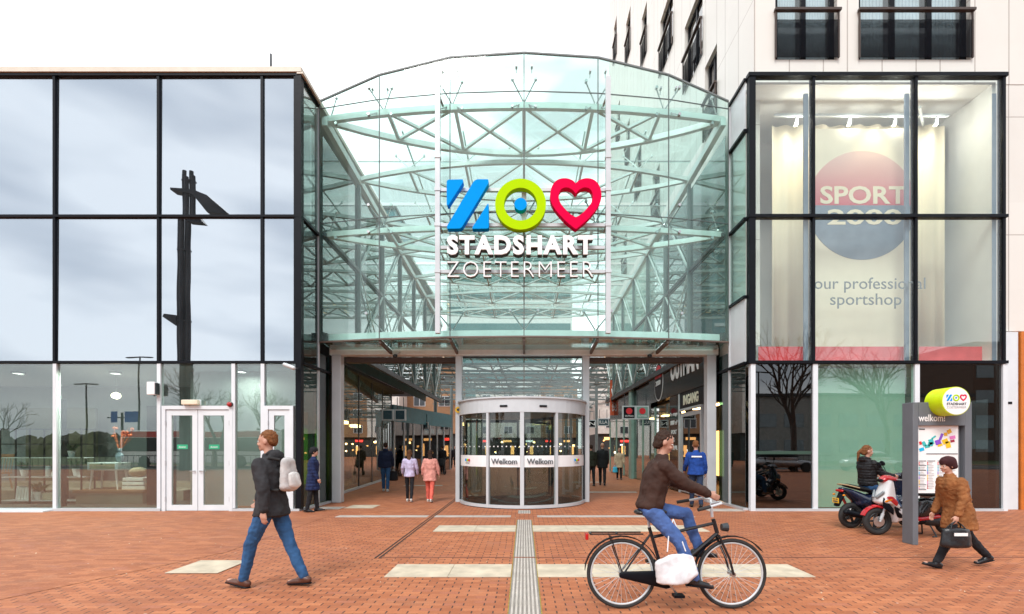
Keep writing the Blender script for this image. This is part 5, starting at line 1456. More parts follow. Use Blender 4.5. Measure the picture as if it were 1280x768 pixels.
F_ = {}
def fab(k, col, **kw):
    if k not in F_: F_[k] = fabric('cloth_' + k, col, **kw)
    return F_[k]
jeans = fab('jeans', (.03, .095, .22)); jeansd = fab('dark_jeans', (.02, .035, .075)); blk = fab('black', (.014, .014, .017)); jeansl = fab('light_jeans', (.16, .25, .42))
hair_b = C_('hair_brown', (.10, .045, .02), .7, spec=.2, var=.4, scale=40); hair_d = C_('hair_dark', (.035, .018, .012), .7, spec=.2, var=.4, scale=40); hair_r = C_('hair_auburn', (.17, .068, .025), .7, spec=.2, var=.35, scale=40)
leather = C_('brown_leather', (.10, .035, .02), .4, var=.2); bleather = C_('black_leather', (.012, .012, .014), .3); sneaker = C_('sneaker_white', (.62, .60, .57), .6)
WALK = dict(legs=((24, 6), (-22, 8)), foot=(14, -16), arms=((-24, 6, 14), (22, 6, 24)))

# 1 man on the left, walking left
p, q = person('man in a charcoal hooded jacket and blue jeans striding left with a pale backpack', (X(343, 5.55), 5.5, 0), 172, 1.79,
    dict(lean=4, legs=((26, 14), (-20, 4)), foot=(12, -4), arms=((-18, 8, 16), (16, 8, 30)), head=(14, 4)),
    dict(jacket=fab('charcoal', (.030, .030, .033)), trousers=jeans, shoes=leather, sole=M['black'], hair=hair_r, bulk=1.12, hood=True, hem=.10, tone=1.0), .010)
bp_ = thing('backpack', 'small pale grey backpack on the back of the man walking left', 'backpack', (0, 0, 0))
c = q['chest'] - q['fw'] * .225 - q['up'] * .04
MBK = q['W'] @ Matrix.Translation(c) @ Matrix.Rotation(R(4), 4, 'Y')
b = MB().hull([((0, 0, -.14), (.075, .14, .06)), ((0, 0, .12), (.05, .115, .07))], 3)
b.fuse('bag_body', fab('backpack_grey', (.50, .48, .47)), bp_, .012, 3, .006, .06, MBK)
b = MB().hull([((-.07, 0, -.12), (.04, .10, .05)), ((-.06, 0, -.02), (.03, .095, .04))]); b.build('front_pocket', fab('backpack_light', (.62, .60, .58)), bp_, smooth=True, mtx=MBK)
for sg_ in (-1, 1):
    MB().tube([(.03, sg_ * .09, .16), (.14, sg_ * .115, .19), (.26, sg_ * .12, .12), (.33, sg_ * .13, -.02), (.24, sg_ * .17, -.15), (.05, sg_ * .12, -.17)], .013, 6).build('strap', fab('strap_dark', (.03, .03, .03)), bp_, mtx=MBK)

# 2 long coat left
person('person in a long navy quilted coat and dark cap beside the left corner glass', (X(391, 11.9), 11.9, 0), 15, 1.55,
    dict(lean=2, legs=((8, 2), (-7, 4)), foot=(4, -6), arms=((0, 8, 14), (6, 8, 20)), head=(0, 6)),
    dict(jacket=fab('navy_quilt', (.012, .022, .075), quilt=.08), trousers=blk, shoes=bleather, hat=blk, hem=.34, bulk=1.15), .014)
# 3 navy jacket man with bag
p, q = person('man in a navy jacket and blue jeans walking into the passage with a black bag', (X(482, 17.4), 17.4, 0), 100, 1.74,
    dict(legs=((14, 6), (-12, 4)), foot=(5, -8), arms=((-8, 8, 12), (10, 12, 10))), dict(jacket=fab('navy', (.010, .018, .05)), trousers=jeansd if False else jeans, shoes=sneaker, sole=sneaker, hair=hair_d, bulk=1.18, hood=True, hem=.06), .016)
def bag(label, q, hand, w, h, t_, m, name='bag', drop=.1, rot=0, tagm=None, scale=1.0):
    hp_ = (q['W'] @ q['hand'][hand]); o = thing(name, label, 'bag', (hp_.x, hp_.y, hp_.z), rot)
    b = MB().hull([((0, 0, -drop - h * .85), (w * .5, t_ * .5, .03)), ((0, 0, -drop - h * .2), (w * .42, t_ * .35, .03))], 2)
    b.fuse('bag_body', m, o, .016, 2, .005, .08)
    for sg_ in (-1, 1):
        MB().tube([(-w * .22, sg_ * t_ * .2, -drop - h * .15), (-w * .15, sg_ * .01, -.05), (0, 0, .0), (w * .15, sg_ * .01, -.05), (w * .22, sg_ * t_ * .2, -drop - h * .15)], .008, 6).build('strap', m, o)
    if tagm: MB().box(-w * .2, w * .2, -t_ * .42 - .01, -t_ * .42, -drop - h * .42, -drop - h * .3).build('label', tagm, o)
    return o
bag('large black shopping bag carried by the man in the navy jacket', q, 1, .36, .46, .2, blk, 'shopping_bag', .05, R(10))
# 4, 5 couple
person('young woman in a lilac hoodie and black leggings with long brown hair', (X(512, 14.2), 14.2, 0), 95, 1.50,
    dict(legs=((10, 4), (-12, 8)), foot=(4, -10), arms=((4, 14, 30), (8, 12, 20)), head=(-10, 0)), dict(jacket=fab('lilac', (.55, .50, .70)), trousers=blk, shoes=sneaker, sole=sneaker, hair=hair_b, style='long', bulk=1.1, hem=.08, slim=.9, leg_r=.88), .013)
person('woman in a pink teddy coat and salmon trousers with dark hair', (X(538, 14.2), 14.15, 0), 88, 1.50,
    dict(legs=((10, 4), (-12, 8)), foot=(4, -10), arms=((-6, 16, 26), (4, 18, 10)), head=(8, 0)), dict(jacket=fab('pink_teddy', (.68, .30, .25), bump=.8), trousers=fab('salmon', (.72, .14, .10)), shoes=sneaker, sole=sneaker, hair=hair_d, style='long', bulk=1.25, hem=.22, leg_r=1.12), .013)
# 6 black coat, bald
person('bald man in a black coat walking away right of the revolving door', (X(753, 20.3), 20.3, 0), 80, 1.76,
    dict(legs=((14, 4), (-14, 6)), foot=(5, -10)), dict(jacket=fab('black_coat', (.010, .010, .012)), trousers=blk, shoes=bleather, hem=.2, bulk=1.2), .018)
person('person in dark olive clothes partly hidden by the column right of the revolving door', (X(739, 20.0), 20.0, 0), 95, 1.68,
    dict(legs=((8, 2), (-8, 4))), dict(jacket=fab('dark_olive', (.02, .022, .014)), trousers=blk, shoes=bleather, hair=hair_d, hem=.1, bulk=1.15), .018)
p, q = person('woman in a beige coat and black trousers walking towards the viewer', (X(774, 23.9), 23.9, 0), -95, 1.55,
    dict(legs=((8, 4), (-8, 6)), arms=((0, 12, 30), (4, 10, 10))), dict(jacket=fab('beige_coat', (.50, .40, .28)), trousers=blk, shoes=bleather, hair=hair_r, style='bob', hem=.25, bulk=1.15), .016)
bag('light blue carrier bag held by the woman in the beige coat', q, 1, .26, .36, .12, C_('bag_cyan', (.05, .45, .70)), 'carrier_bag', .05)
# 9 blue jacket man
p, q = person('man in a bright blue work jacket heading for the store door on the right', (X(870, 12.75), 12.75, 0), 78, 1.75,
    dict(lean=5, legs=((12, 4), (-12, 12)), foot=(4, -12), arms=((10, 14, 34), (-6, 12, 24)), head=(-6, 6)), dict(jacket=fab('work_blue', (.012, .055, .26)), trousers=jeansd, shoes=bleather, hair=hair_r, bulk=1.15, hem=.06), .012)
c = q['chest'] + q['up'] * .02 - q['fw'] * .167
MB().box(-.006, .006, -.13, .13, -.018, .018).build('reflective_stripe', M['signwhite'], p, mtx=q['MX'] @ Matrix.Translation(c))
# 10 brown coat woman, right
p, q = person('stooping woman in a brown fur coat and maroon hat hurrying left with a black handbag', (X(1199, 6.4), 6.4, 0), 178, 1.52,
    dict(lean=15, legs=((30, 4), (-30, 10)), foot=(14, -14), arms=((2, 12, 20), (-4, 8, 26)), head=(4, 4)),
    dict(jacket=fab('brown_fur', (.27, .105, .035), bump=1.0), trousers=blk, shoes=bleather, hat=fab('maroon_hat', (.045, .012, .014)), hem=.26, bulk=1.2, puff=.012, pscale=.05), .010)
bag('black leather handbag with a white label held by the woman in the brown coat', q, 0, .42, .32, .16, bleather, 'handbag', .05, 0, M['signwhite'])
# far crowd
for k, (px, d, h, col, yw, lab) in enumerate(((553, 29, 1.7, (.015, .015, .018), 90, 'distant person in black with a pushchair beyond the woman in pink'), (563, 36, 1.7, (.02, .02, .03), -80, 'distant person in dark blue near the centre-left column'), (569, 40, 1.72, (.025, .02, .018), -90, 'most distant dark figure just left of the revolving door'), (558, 44, 1.75, (.02, .02, .02), 90, 'tiny dark figure far down the left passage'))):
    person(lab, (X(px, d), d, 0), yw, h, dict(legs=((12, 4), (-12, 6))), dict(jacket=fab('far_%d' % k, col), trousers=blk, shoes=bleather, hair=hair_d, hem=.1, bulk=1.15), .03)
pr = thing('pushchair', 'small black pushchair in front of the distant person in black', 'pushchair', (X(551, 28.4), 28.4, 0))
MB().hull([((0, 0, .55), (.22, .25, .15)), ((0, .1, .85), (.2, .15, .1))]).build('seat', blk, pr, smooth=True)
for sg_ in (-1, 1):
    MB().torus((sg_ * .25, -.2, .12), .1, .02, 'x').build('wheel', M['tyre'], pr); MB().torus((sg_ * .25, .25, .12), .1, .02, 'x').build('wheel', M['tyre'], pr)
    MB().tube([(sg_ * .25, -.2, .12), (sg_ * .22, .3, 1.0)], .015).tube([(sg_ * .25, .25, .12), (sg_ * .22, -.2, .6)], .015).build('frame', M['dark'], pr)

# ================================================================== SCOOTERS
def scooter(label, loc, yaw, front_m, body_m, rear_m, accent, rot_front=0, stripes=False, plate=True, screen=False):
    r = thing('motor_scooter', label, 'scooter', loc, R(yaw))
    WB = .62; wr_ = .20; tr2 = .052
    for nm, x in (('front', WB), ('rear', -WB)):
        w_ = MB().torus((x, 0, .252), wr_, tr2, 'y', 40, 12, 1.0).build('wheel', M['tyre'], r, smooth=True)
        rim = MB().torus((x, 0, .252), .150, .016, 'y', 32, 8, 2.4)
        for k in range(5):
            a = 2 * PI * k / 5; rim.bar((x, 0, .252), (x + .145 * math.cos(a), 0, .252 + .145 * math.sin(a)), .035, .03)
        rim.cyl((x, -.05, .252), (x, .05, .252), .035, n=16).build('rim', M['dark'], w_)
        MB().cyl((x, .055, .252), (x, .060, .252), .095, n=24).build('brake_disc', M['steel'], w_)
    # fork and front fender
    for sy in (-1, 1):
        MB().cyl((WB, sy * .085, .252), (WB - .14, sy * .085, .66), .019).cyl((WB - .012, sy * .085, .29), (WB - .05, sy * .085, .40), .027).build('fork', M['silver'], r, smooth=False)
    fd = MB()
    pts = []
    for k in range(11):
        a = R(22 + 118 * k / 10); pts.append((WB + .285 * math.cos(a), .252 + .285 * math.sin(a)))
    for k in range(10, -1, -1):
        a = R(22 + 118 * k / 10); pts.append((WB + .262 * math.cos(a), .252 + .262 * math.sin(a)))
    fd.prism(pts, .12, 'y', -.06, .008)
    fd.hull([((WB - .12, 0, .50), (.09, .085, .035)), ((WB + .04, 0, .53), (.06, .06, .02))])
    fd.build('front_fender', accent, r, smooth=False)
    # apron / leg shield
    ap = MB().hull([((WB - .17, 0, .95), (.07, .15, .07)), ((WB - .06, 0, .62), (.09, .19, .07)), ((WB - .20, 0, .60), (.05, .21, .08))], 3)
    ap.hull([((WB - .20, 0, .60), (.05, .20, .07)), ((WB - .27, 0, .28), (.05, .15, .06)), ((WB - .30, 0, .50), (.04, .17, .1))], 3)
    ap = ap.fuse('front_panel', front_m, r, .011, 5)
    for sy in (-1, 1):
        MB().hull([((WB + .035, sy * .05, .69), (.02, .03, .03)), ((WB - .03, sy * .125, .78), (.02, .02, .035))]).build('headlight', C_('lamp_glass', (.25, .28, .30), .06, .2), r, smooth=True)
        MB().hull([((WB - .04, sy * .185, .63), (.02, .012, .02)), ((WB - .12, sy * .20, .66), (.02, .01, .014))]).build('indicator', C_('amber', (.8, .25, .0), .2), r, smooth=True)
        MB().hull([((WB - .02, sy * .155, .60), (.02, .012, .10)), ((WB - .15, sy * .196, .45), (.015, .008, .06))]).build('side_grille', M['black'], r, smooth=True)
    MB().hull([((WB - .26, 0, .46), (.03, .185, .13)), ((WB - .30, 0, .30), (.04, .15, .05)), ((WB - .62, 0, .27), (.05, .15, .035))]).build('lower_cowl', front_m, r, smooth=True)
    if stripes:
        for sy in (-1, 1):
            MB().hull([((WB - .10, sy * .198, .70), (.06, .006, .02)), ((WB - .20, sy * .205, .60), (.03, .006, .05))]).build('red_flash', accent, r, smooth=True)
            MB().hull([((WB - .22, sy * .175, .50), (.03, .012, .09)), ((WB - .30, sy * .16, .36), (.06, .012, .03))]).build('black_inlay', M['black'], r, smooth=True)
    # handlebar cover
    hc_ = MB().hull([((WB - .17, 0, 1.04), (.10, .11, .05)), ((WB - .24, 0, 1.02), (.05, .20, .035))], 3).hull([((WB - .10, 0, 1.0), (.07, .09, .05)), ((WB - .2, 0, 1.0), (.06, .08, .06))]).fuse('handlebar_cover', accent if accent else front_m, r, .01, 4)
    MB().hull([((WB - .05, 0, .99), (.03, .075, .035)), ((WB - .1, 0, 1.0), (.03, .08, .035))]).build('lamp_visor', M['black'], r, smooth=True)
    hb = MB().tube([(WB - .30, -.34, 1.03), (WB - .25, -.18, 1.03), (WB - .25, .18, 1.03), (WB - .30, .34, 1.03)], .012).build('handlebar', M['dark'], r)
    for sy in (-1, 1):
        MB().cyl((WB - .265, sy * .22, 1.03), (WB - .31, sy * .36, 1.03), .018).build('grip', M['tyre'], hb)
        MB().bar((WB - .20, sy * .21, 1.02), (WB - .23, sy * .36, 1.02), .012).build('lever', M['silver'], hb)
        MB().tube([(WB - .26, sy * .22, 1.04), (WB - .24, sy * .30, 1.17), (WB - .25, sy * .33, 1.21)], .007).build('mirror_stem', M['black'], hb)
        MB().ball((WB - .25, sy * .34, 1.26), (.018, .075, .05), 2, Euler((R(20) * sy, 0, 0))).build('mirror', M['black'], hb, smooth=True)
    # floor, body
    MB().hull([((WB - .33, 0, .28), (.05, .14, .03)), ((-.12, 0, .28), (.06, .15, .04)), ((.0, 0, .22), (.2, .12, .02))]).build('footboard', M['black'], r, smooth=True)
    bd = MB().hull([((-.06, 0, .42), (.07, .16, .14)), ((-.20, 0, .60), (.14, .16, .08)), ((-.42, 0, .52), (.16, .17, .12))], 3)
    bd.hull([((-.40, 0, .56), (.18, .165, .12)), ((-.68, 0, .72), (.10, .13, .06)), ((-.82, 0, .78), (.05, .07, .03))], 3)
    bd = bd.fuse('rear_body', rear_m, r, .011, 5)
    MB().hull([((.02, 0, .30), (.2, .165, .05)), ((-.34, 0, .36), (.08, .16, .05))]).build('side_skirt', accent if stripes else body_m, r, smooth=True)
    if stripes:
        for sy in (-1, 1):
            for k, (mm, dz) in enumerate(((M['signwhite'], .03), (C_('stripe_gold', (.6, .38, .1)), 0), (C_('stripe_red2', (.6, .03, .03)), -.03))):
                MB().bar((-.20, sy * .163, .55 + dz), (-.66, sy * .134, .73 + dz * .5), .008, .016).build('stripe', mm, bd)
    # seat
    MB().hull([((-.06, 0, .75), (.08, .09, .035)), ((-.30, 0, .75), (.1, .14, .045))], 3).hull([((-.30, 0, .75), (.1, .14, .045)), ((-.70, 0, .84), (.08, .11, .035))], 3).fuse('seat', fab('seat_vinyl', (.012, .012, .013), rough=.5), r, .011, 4)
    MB().tube([(-.55, .14, .80), (-.80, .12, .86), (-.84, 0, .87), (-.80, -.12, .86), (-.55, -.14, .80)], .012).build('grab_rail', C_('rail_tan', (.42, .32, .18), .4), r)
    # tail
    MB().hull([((-.86, .07, .74), (.02, .03, .025)), ((-.86, -.07, .74), (.02, .03, .025))]).build('tail_light', C_('tail_red', (.45, .01, .01), .2), r, smooth=True)
    MB().hull([((-.80, 0, .70), (.04, .09, .03)), ((-.92, 0, .45), (.02, .08, .02))]).build('rear_fender', M['black'], r, smooth=True)
    if plate:
        pl_ = MB().box(-.944, -.938, -.085, .085, .50, .60, None).bevel(.003, 1).build('number_plate', C_('plate_yellow', (.85, .50, .02), .5), r)
        MB().box(-.947, -.944, -.06, -.01, .565, .585).box(-.947, -.944, .01, .06, .565, .585).box(-.947, -.944, -.06, .06, .52, .545).build('plate_characters', M['ink'], pl_)
        for sy in (-1, 1): MB().ball((-.87, sy * .13, .66), (.03, .02, .018)).build('indicator', C_('amber', (.8, .25, .0), .2), r, smooth=True)
    # engine, exhaust, stand
    MB().hull([((-.25, .05, .27), (.14, .07, .09)), ((-.62, .10, .27), (.10, .035, .07))], 2).build('engine', M['dark'], r, smooth=True)
    MB().hull([((-.34, -.13, .24), .045), ((-.50, -.15, .26), .062)]).hull([((-.50, -.15, .26), .062), ((-.86, -.17, .34), .055)]).build('exhaust', M['black'] if not stripes else M['steel'], r, smooth=True)
    MB().cyl((-.86, -.17, .34), (-.90, -.172, .35), .03).build('exhaust_tip', M['silver'], r)
    MB().cyl((-.55, .12, .30), (-.70, .13, .62), .025).torus((-.6, .12, .4), .03, .008, 'z').build('shock_absorber', C_('shock', (.5, .05, .04)), r)
    MB().tube([(-.22, .10, .2), (-.28, .17, .01)], .012).tube([(-.22, -.10, .2), (-.28, -.17, .01)], .012).tube([(-.28, .17, .012), (-.20, .19, .012)], .012).tube([(-.28, -.17, .012), (-.20, -.19, .012)], .012).build('stand', M['dark'], r)
    return r
gw = C_('scooter_white', (.78, .79, .80), .25, var=.03, coat=.6); gr_ = C_('scooter_red', (.55, .012, .02), .22, var=.05, coat=.6); gn = C_('scooter_navy', (.012, .018, .045), .22, coat=.6); gb = C_('scooter_black', (.012, .012, .014), .25, coat=.5)
sc1 = scooter('white and red motor scooter parked behind the grey totem, front wheel to the left', (7.02, 8.72, 0), 176, gw, gb, gb, gr_, stripes=True)
MB().box(WBx := .30, .44, .172, .176, .50, .535).build('side_mark', M['ink'], sc1)
sc2 = scooter('dark navy motor scooter with a yellow plate and a seated woman', (7.05, 9.58, 0), 6, gn, gn, gn, gn, stripes=False)
# rider on the navy scooter
p, q = person('woman with tied brown hair in a black puffer jacket sitting on the navy scooter', (6.80, 9.56, 0), 8, 1.66,
    dict(lean=-2, legs=((66, 60), (62, 30)), seat=.74, splay=(16, 16), foot=(4, 10), arms=((30, 10, 50, 4), (32, 10, 48, 4)), head=(-22, 12)),
    dict(jacket=fab('black_puffer', (.012, .012, .014), rough=.55, quilt=.055), trousers=jeansl if False else jeans, shoes=C_('trainer_tan', (.40, .20, .10), .6), sole=sneaker, hair=hair_r, style='tail', bulk=1.18, hood=True, slim=.95, hem=.0), .010)

# ================================================================== BICYCLE AND RIDER
bk = thing('bicycle', 'dark city bicycle ridden to the right across the foreground', 'bicycle', (1.50, 4.75, 0), R(0))
for x in (-.54, .54):
    w_ = MB().torus((x, 0, .345), .325, .019, 'y', 56, 8).build('wheel', M['tyre'], bk, smooth=True)
    MB().torus((x, 0, .345), .302, .011, 'y', 56, 6).build('rim', M['silver'], w_, smooth=True)
    b = MB()
    for k in range(32):
        a = 2 * PI * k / 32; a2 = a + (.5 if k % 2 else -.5)
        b.cyl((x + .02 * math.cos(a2), (.02 if k % 4 < 2 else -.02), .345 + .02 * math.sin(a2)), (x + .298 * math.cos(a), 0, .345 + .298 * math.sin(a)), .0016, n=4)
    b.build('spokes', M['silver'], w_)
    MB().cyl((x, -.05, .345), (x, .05, .345), .024).build('hub', M['steel'], w_)
    pts = [(x + r_ * math.cos(R(a)), .345 + r_ * math.sin(R(a))) for r_, rg in ((.372, range(20, 176, 12)), (.364, range(175, 19, -12))) for a in rg] if x < 0 else [(x + r_ * math.cos(R(a)), .345 + r_ * math.sin(R(a))) for r_, rg in ((.372, range(35, 171, 12)), (.364, range(170, 34, -12))) for a in rg]
    MB().prism(pts, .05, 'y', -.025).build('mudguard', M['black'], bk)
fm = C_('bike_frame', (.015, .015, .018), .35, .2)
hd0, hd1 = (.36, 0, .88), (.40, 0, .74)
MB().tube([(-.12, 0, .30), (-.27, 0, .80)], .017).tube([(-.12, 0, .30), hd1], .02).tube([(-.24, 0, .70), (.37, 0, .84)], .016).build('frame', fm, bk)
MB().tube([(-.12, .0, .30), (-.54, .06, .345)], .01).tube([(-.12, 0, .30), (-.54, -.06, .345)], .01).tube([(-.25, 0, .74), (-.54, .06, .345)], .009).tube([(-.25, 0, .74), (-.54, -.06, .345)], .009).build('rear_stays', fm, bk)
MB().tube([hd0, hd1], .02).tube([(.40, .05, .72), (.50, .05, .50), (.54, .05, .345)], .012).tube([(.40, -.05, .72), (.50, -.05, .50), (.54, -.05, .345)], .012).tube([(.40, -.05, .72), (.40, .05, .72)], .014).build('fork', fm, bk)
hb = MB().tube([(.35, 0, .90), (.34, 0, 1.03)], .014).tube([(.34, 0, 1.03), (.38, .12, 1.06), (.34, .24, 1.06), (.20, .29, 1.03)], .012).tube([(.34, 0, 1.03), (.38, -.12, 1.06), (.34, -.24, 1.06), (.20, -.29, 1.03)], .012).build('handlebar', M['silver'], bk)
for sy in (-1, 1): MB().cyl((.22, sy * .285, 1.035), (.10, sy * .31, 1.01), .017).build('grip', M['tyre'], hb)
MB().hull([((-.36, 0, .95), (.06, .09, .03)), ((-.14, 0, .95), (.05, .03, .02))]).build('saddle', bleather, bk, smooth=True); MB().cyl((-.265, 0, .78), (-.29, 0, .93), .013).build('seat_post', M['silver'], bk)
ck = MB().cyl((-.12, -.05, .30), (-.12, -.06, .30), .09, n=28).bar((-.12, -.07, .30), (-.02, -.07, .165), .02).bar((-.12, .07, .30), (-.22, .07, .435), .02).build('crank', M['steel'], bk)
MB().box(-.07, .03, -.16, -.07, .15, .175).build('pedal', M['black'], ck); MB().box(-.27, -.17, .07, .16, .425, .45).build('pedal', M['black'], ck)
MB().hull([((-.12, -.06, .30), (.10, .012, .09)), ((-.54, -.06, .345), (.04, .012, .035))]).build('chain_guard', M['black'], bk, smooth=True)
MB().box(-.86, -.34, -.06, -.05, .735, .748).box(-.86, -.34, .05, .06, .735, .748).box(-.86, -.84, -.06, .06, .735, .747).box(-.6, -.585, -.06, .06, .735, .747).tube([(-.54, .06, .345), (-.66, .06, .73)], .006).tube([(-.54, -.06, .345), (-.66, -.06, .73)], .006).build('luggage_rack', fm, bk)
MB().box(-.90, -.87, -.04, .04, .68, .74).bevel(.008).build('tail_light', C_('tail_red', (.45, .01, .01), .2), bk)
MB().cyl((.44, 0, .80), (.50, 0, .80), .035, .045).build('headlamp', M['dark'], bk)
p, q = person('cyclist in a dark brown jacket and blue jeans riding right across the foreground', (1.50 - .27, 4.75, 0), 0, 1.62,
    dict(lean=14, legs=((82, 62), (42, 20)), seat=.90, foot=(-4, -8), splay=(5, 3), arms=((44, 8, 22, 4), (44, 8, 22, 4)), head=(-6, 17)),
    dict(jacket=fab('dark_brown', (.045, .022, .016)), trousers=fab('pale_jeans', (.07, .14, .36)), shoes=bleather, hair=hair_d, style='bob', bulk=1.14, tone=.9, hem=.0), .010)
cb = thing('carrier_bag', 'white carrier bag hanging low beside the bicycle frame', 'bag', (1.43, 4.56, .47), R(6))
b = MB().hull([((-.02, 0, -.15), (.17, .07, .03)), ((.04, 0, .08), (.14, .02, .03)), ((-.16, 0, .02), (.04, .04, .03)), ((.17, 0, -.08), (.05, .05, .03))], 3)
b.fuse('bag_body', fab('white_plastic', (.72, .72, .74), rough=.45, bump=.15), cb, .012, 3, .008, .10)
MB().tube([(-.08, 0, .13), (-.04, .06, .30), (.02, .1, .42), (.06, .06, .30), (.10, 0, .13)], .006).build('strap', F_['white_plastic'], cb)

# ================================================================== WHAT STANDS BEHIND THE VIEWER (mirrored in the glass)
def bare_tree(x, y, h, seed, label):
    rg = random.Random(seed)
    t_ = thing('bare_tree', label, 'tree', (x, y, 0), group='bare winter trees across the road')
    tk = MB(); br = MB()
    def grow(p, d, l, r_, dep):
        e = p + d * l
        (tk if dep < 2 else br).cyl(p, e, r_, r_ * .68, n=6 if dep < 3 else 4)
        if dep >= 6: return
        for k in range(3 if dep < 4 else 2):
            a = rg.uniform(0, 2 * PI); sp_ = rg.uniform(.3, .75)
            perp = d.orthogonal().normalized(); perp.rotate(Matrix.Rotation(a, 3, d))
            nd = (d + perp * sp_ + V(0, 0, .12)).normalized()
            grow(e if k < 2 else p + d * l * .6, nd, l * rg.uniform(.62, .82), r_ * .64, dep + 1)
    grow(V(0, 0, 0), V(0, 0, 1), h * .26, h * .018, 0)
    tk.build('trunk', M['bark'], t_); br.build('crown', M['bark'], t_)
bare_tree(-24.5, -14.0, 9.5, 1, 'bare winter tree across the road mirrored above the white double doors')
bare_tree(-20.8, -14.5, 9.0, 2, 'slender bare tree mirrored right of the double doors')
bare_tree(-55, -26, 9.0, 3, 'small bare tree mirrored at the far left of the shop glass')
bare_tree(18.0, -8.0, 12.0, 4, 'large bare tree mirrored over the red strips of the sports shop')
bare_tree(25.0, -9.0, 11.0, 5, 'bare tree mirrored in the right bay of the sports shop')
mt = thing('light_mast', 'tall dark cluster mast with wing shaped arms mirrored in the left glass front', 'mast', (-23.9, -10, 0))
for k, (dx, dy, h) in enumerate(((-.33, 0, 21.4), (-.11, .1, 20.9), (.11, -.1, 21.4), (.33, .05, 21.0))):
    MB().cyl((dx, dy, 0), (dx, dy, h), .165, .14, n=14).build('pole', M['black'], mt)
MB().prism([(-1.1, 20.0), (.5, 19.9), (1.5, 19.5), (3.0, 18.2), (1.5, 18.3), (1.0, 18.9), (.4, 19.6), (-1.1, 19.85)], .7, 'y', -.35).build('wing', M['black'], mt)
MB().prism([(.3, 18.1), (1.1, 17.9), (1.5, 17.4), (.4, 17.5)], .5, 'y', -.25).build('small_wing', M['black'], mt)
MB().prism([(-.4, 10.9), (-1.2, 11.0), (-1.3, 10.8), (-.4, 10.2)], .5, 'y', -.25).build('small_wing', M['black'], mt)
for z in (20.6, 15.5, 10.5, 5.5): MB().box(-.40, .40, -.2, .2, z, z + .1).build('collar', M['black'], mt)
def lamp_post(x, y, h, label, double=True):
    o = thing('street_lamp', label, 'street lamp', (x, y, 0), group='street lamps across the road')
    MB().cyl((0, 0, 0), (0, 0, h), .09, .06).build('pole', M['dark'], o)
    MB().hull([((-.9 if double else 0, 0, h), (.3, .15, .06)), ((0, 0, h + .05), (.2, .1, .05))]).build('lamp_head', M['dark'], o, smooth=True)
    if double: MB().hull([((.9, 0, h), (.3, .15, .06)), ((0, 0, h + .05), (.2, .1, .05))]).build('lamp_head', M['dark'], o, smooth=True)
lamp_post(X(107, 46), 24.16 - 46, Zp(481, 46), 'double headed street lamp mirrored in the shelf window')
lamp_post(X(173, 42), 24.16 - 42, Zp(444, 42), 'tall street lamp mirrored above the side table window')
lamp_post(20, -17, 8, 'street lamp mirrored in the sports shop glass')
rs_ = thing('road_sign_gantry', 'two blue road signs on a post mirrored in the left shop window', 'road sign', (X(152, 44), 24.16 - 44, 0))
MB().cyl((0, 0, 0), (0, 0, 4.8), .1).box(-1.4, 1.2, -.04, .04, 4.3, 4.4).build('post', M['dark'], rs_)
MB().box(-1.0, -.4, .05, .09, 3.9, 4.9).box(.3, 1.5, .05, .09, 3.9, 4.9).build('panel', C_('road_blue', (.02, .12, .45)), rs_)
# city bus, long red band
bs = thing('city_bus', 'red and white city bus on the road mirrored in the shop window', 'bus', (-27, -16.5, 0))
MB().box(-6, 6, -1.25, 1.25, .35, 3.0).bevel(.12).build('body', M['signwhite'], bs)
MB().box(-5.9, 5.9, 1.252, 1.27, 2.45, 2.9).build('red_band', C_('bus_red', (.55, .04, .03)), bs)
MB().box(-5.8, 5.8, 1.252, 1.275, 1.3, 2.4).build('window_strip', M['black'], bs)
for x in (-4, 3.8):
    for sy in (-1, 1): MB().cyl((x, sy * 1.1, .48), (x, sy * 1.28, .48), .48, n=24).build('wheel', M['tyre'], bs)
# railing along the road with parked bicycles implied by hoops
rl = thing('road_railing', 'low dark railing along the far kerb of the road', 'railing', (-20, -10.4, 0))
b = MB().box(-22, 42, -.03, .03, 1.0, 1.06).box(-22, 42, -.03, .03, .15, .2)
for k in range(160): b.box(-22 + k * .4 - .012, -22 + k * .4 + .012, -.012, .012, .2, 1.0)
b.build('bars', M['dark'], rl)
def car(x, y, col, label):
    o = thing('parked_car', label, 'car', (x, y, 0), group='cars mirrored in the sports shop glass')
    MB().hull([((-1.7, 0, .55), (.35, .8, .3)), ((1.7, 0, .5), (.35, .78, .25)), ((0, 0, .6), (1.2, .88, .32))]).hull([((-.2, 0, 1.2), (1.0, .66, .2)), ((-.1, 0, .8), (1.5, .8, .2))]).build('body', C_('car_' + label.split()[0], col, .25, .3, coat=.8), o, smooth=True)
    MB().hull([((-.25, 0, 1.17), (1.1, .70, .16)), ((-.15, 0, .98), (1.35, .8, .1))]).build('windows', M['black'], o, smooth=True)
    for a in (-1.25, 1.25):
        for sy in (-1, 1): MB().cyl((a, sy * .72, .32), (a, sy * .9, .32), .32, n=20).build('wheel', M['tyre'], o)
car(17.2, -8.2, (.35, .37, .4), 'silver car mirrored beside the seated woman')
car(23.5, -8.4, (.55, .57, .6), 'grey car mirrored behind the totem')
car(12.3, -9.6, (.04, .04, .05), 'black car mirrored in the dark left bay')
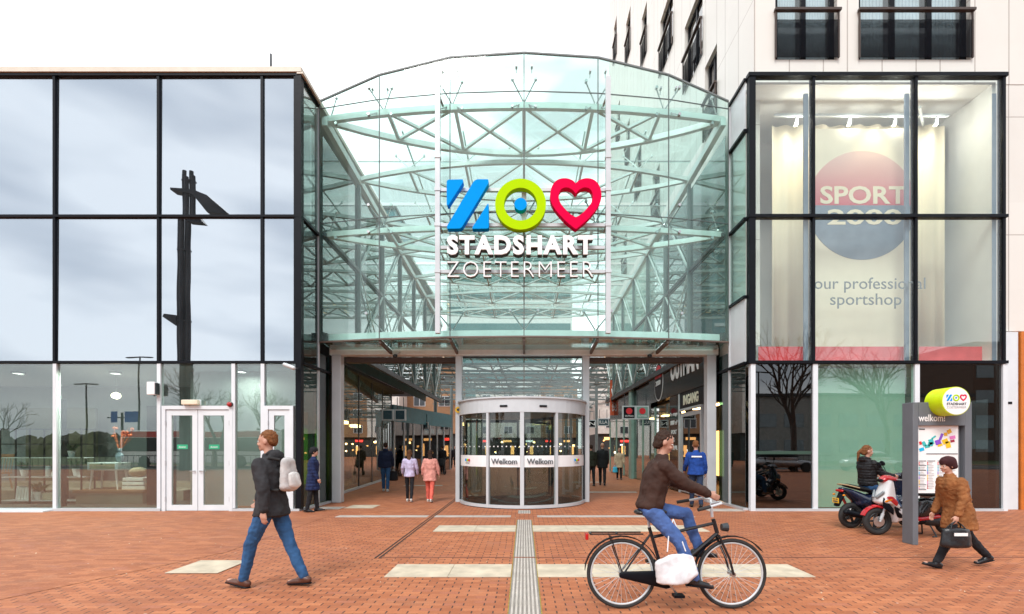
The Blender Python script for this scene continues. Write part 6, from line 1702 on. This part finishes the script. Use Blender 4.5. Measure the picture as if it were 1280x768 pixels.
# buildings and tree line
def block(x0, x1, y, h, m, label, wm):
    o = thing('town_building', label, 'building', ((x0 + x1) / 2, y, 0)); L_ = Matrix.Translation(-Vector(o.location))
    MB().box(x0, x1, y - 10, y, 0, h).build('wall', m, o, mtx=L_); MB().box(x0 - .2, x1 + .2, y - 10, y + .3, h, h + .35).build('roof', M['dark'], o, mtx=L_)
    z = 1
    while z + 1.6 < h:
        n = int((x1 - x0) / 3)
        for i in range(n):
            a = x0 + (x1 - x0) * (i + .5) / n
            MB().box(a - 1.1, a + 1.1, y + .0, y + .06, z, z + 1.5).build('window', wm, o, mtx=L_)
        z += 3
block(14, 52, -32, 7.5, C_('town_grey', (.30, .30, .29), .8), 'long grey office row across the road mirrored in the sports shop', C_('town_glass', (.2, .25, .28), .15))
block(54, 90, -34, 14, C_('town_brick', (.12, .07, .05), .8), 'brick building mirrored in the right dark window', C_('town_glass', (.2, .25, .28), .15))
random.seed(11)
b = MB()
for k in range(170):
    x, y = random.uniform(-9, 11), random.uniform(4.8, 12.0)
    s_ = random.uniform(.006, .02); a = random.uniform(0, PI)
    b.quad((x, y, .010), (x + s_ * math.cos(a), y + s_ * math.sin(a), .016), (x + s_ * 1.2 * math.cos(a + .8), y + s_ * 1.2 * math.sin(a + .8), .012), (x - s_ * .5 * math.sin(a), y + s_ * .5 * math.cos(a), .009))
tag(b.build('litter', C_('litter_pale', (.5, .42, .3), .9, var=.6, scale=3)), kind='stuff')
b = MB()
for k in range(700):
    x = random.uniform(-130, 12); y = random.uniform(-75, -60); h = random.uniform(1.5, 4.6) * (.6 + .6 * noise.noise(Vector((x * .08, 0, 0))) + .3)
    b.ball((x, y, h * .45), (random.uniform(.8, 2.2), 1.5, h * .6), 2)
for v in b.b.verts: v.co += Vector((noise.noise(v.co * .9), noise.noise(v.co * .9 + Vector((9, 0, 0))), noise.noise(v.co * 1.7 + Vector((0, 9, 0))))) * 1.0
tag(b.build('distant_woodland', C_('winter_scrub', (.06, .06, .04), .9, var=.5, scale=.6)), kind='stuff')
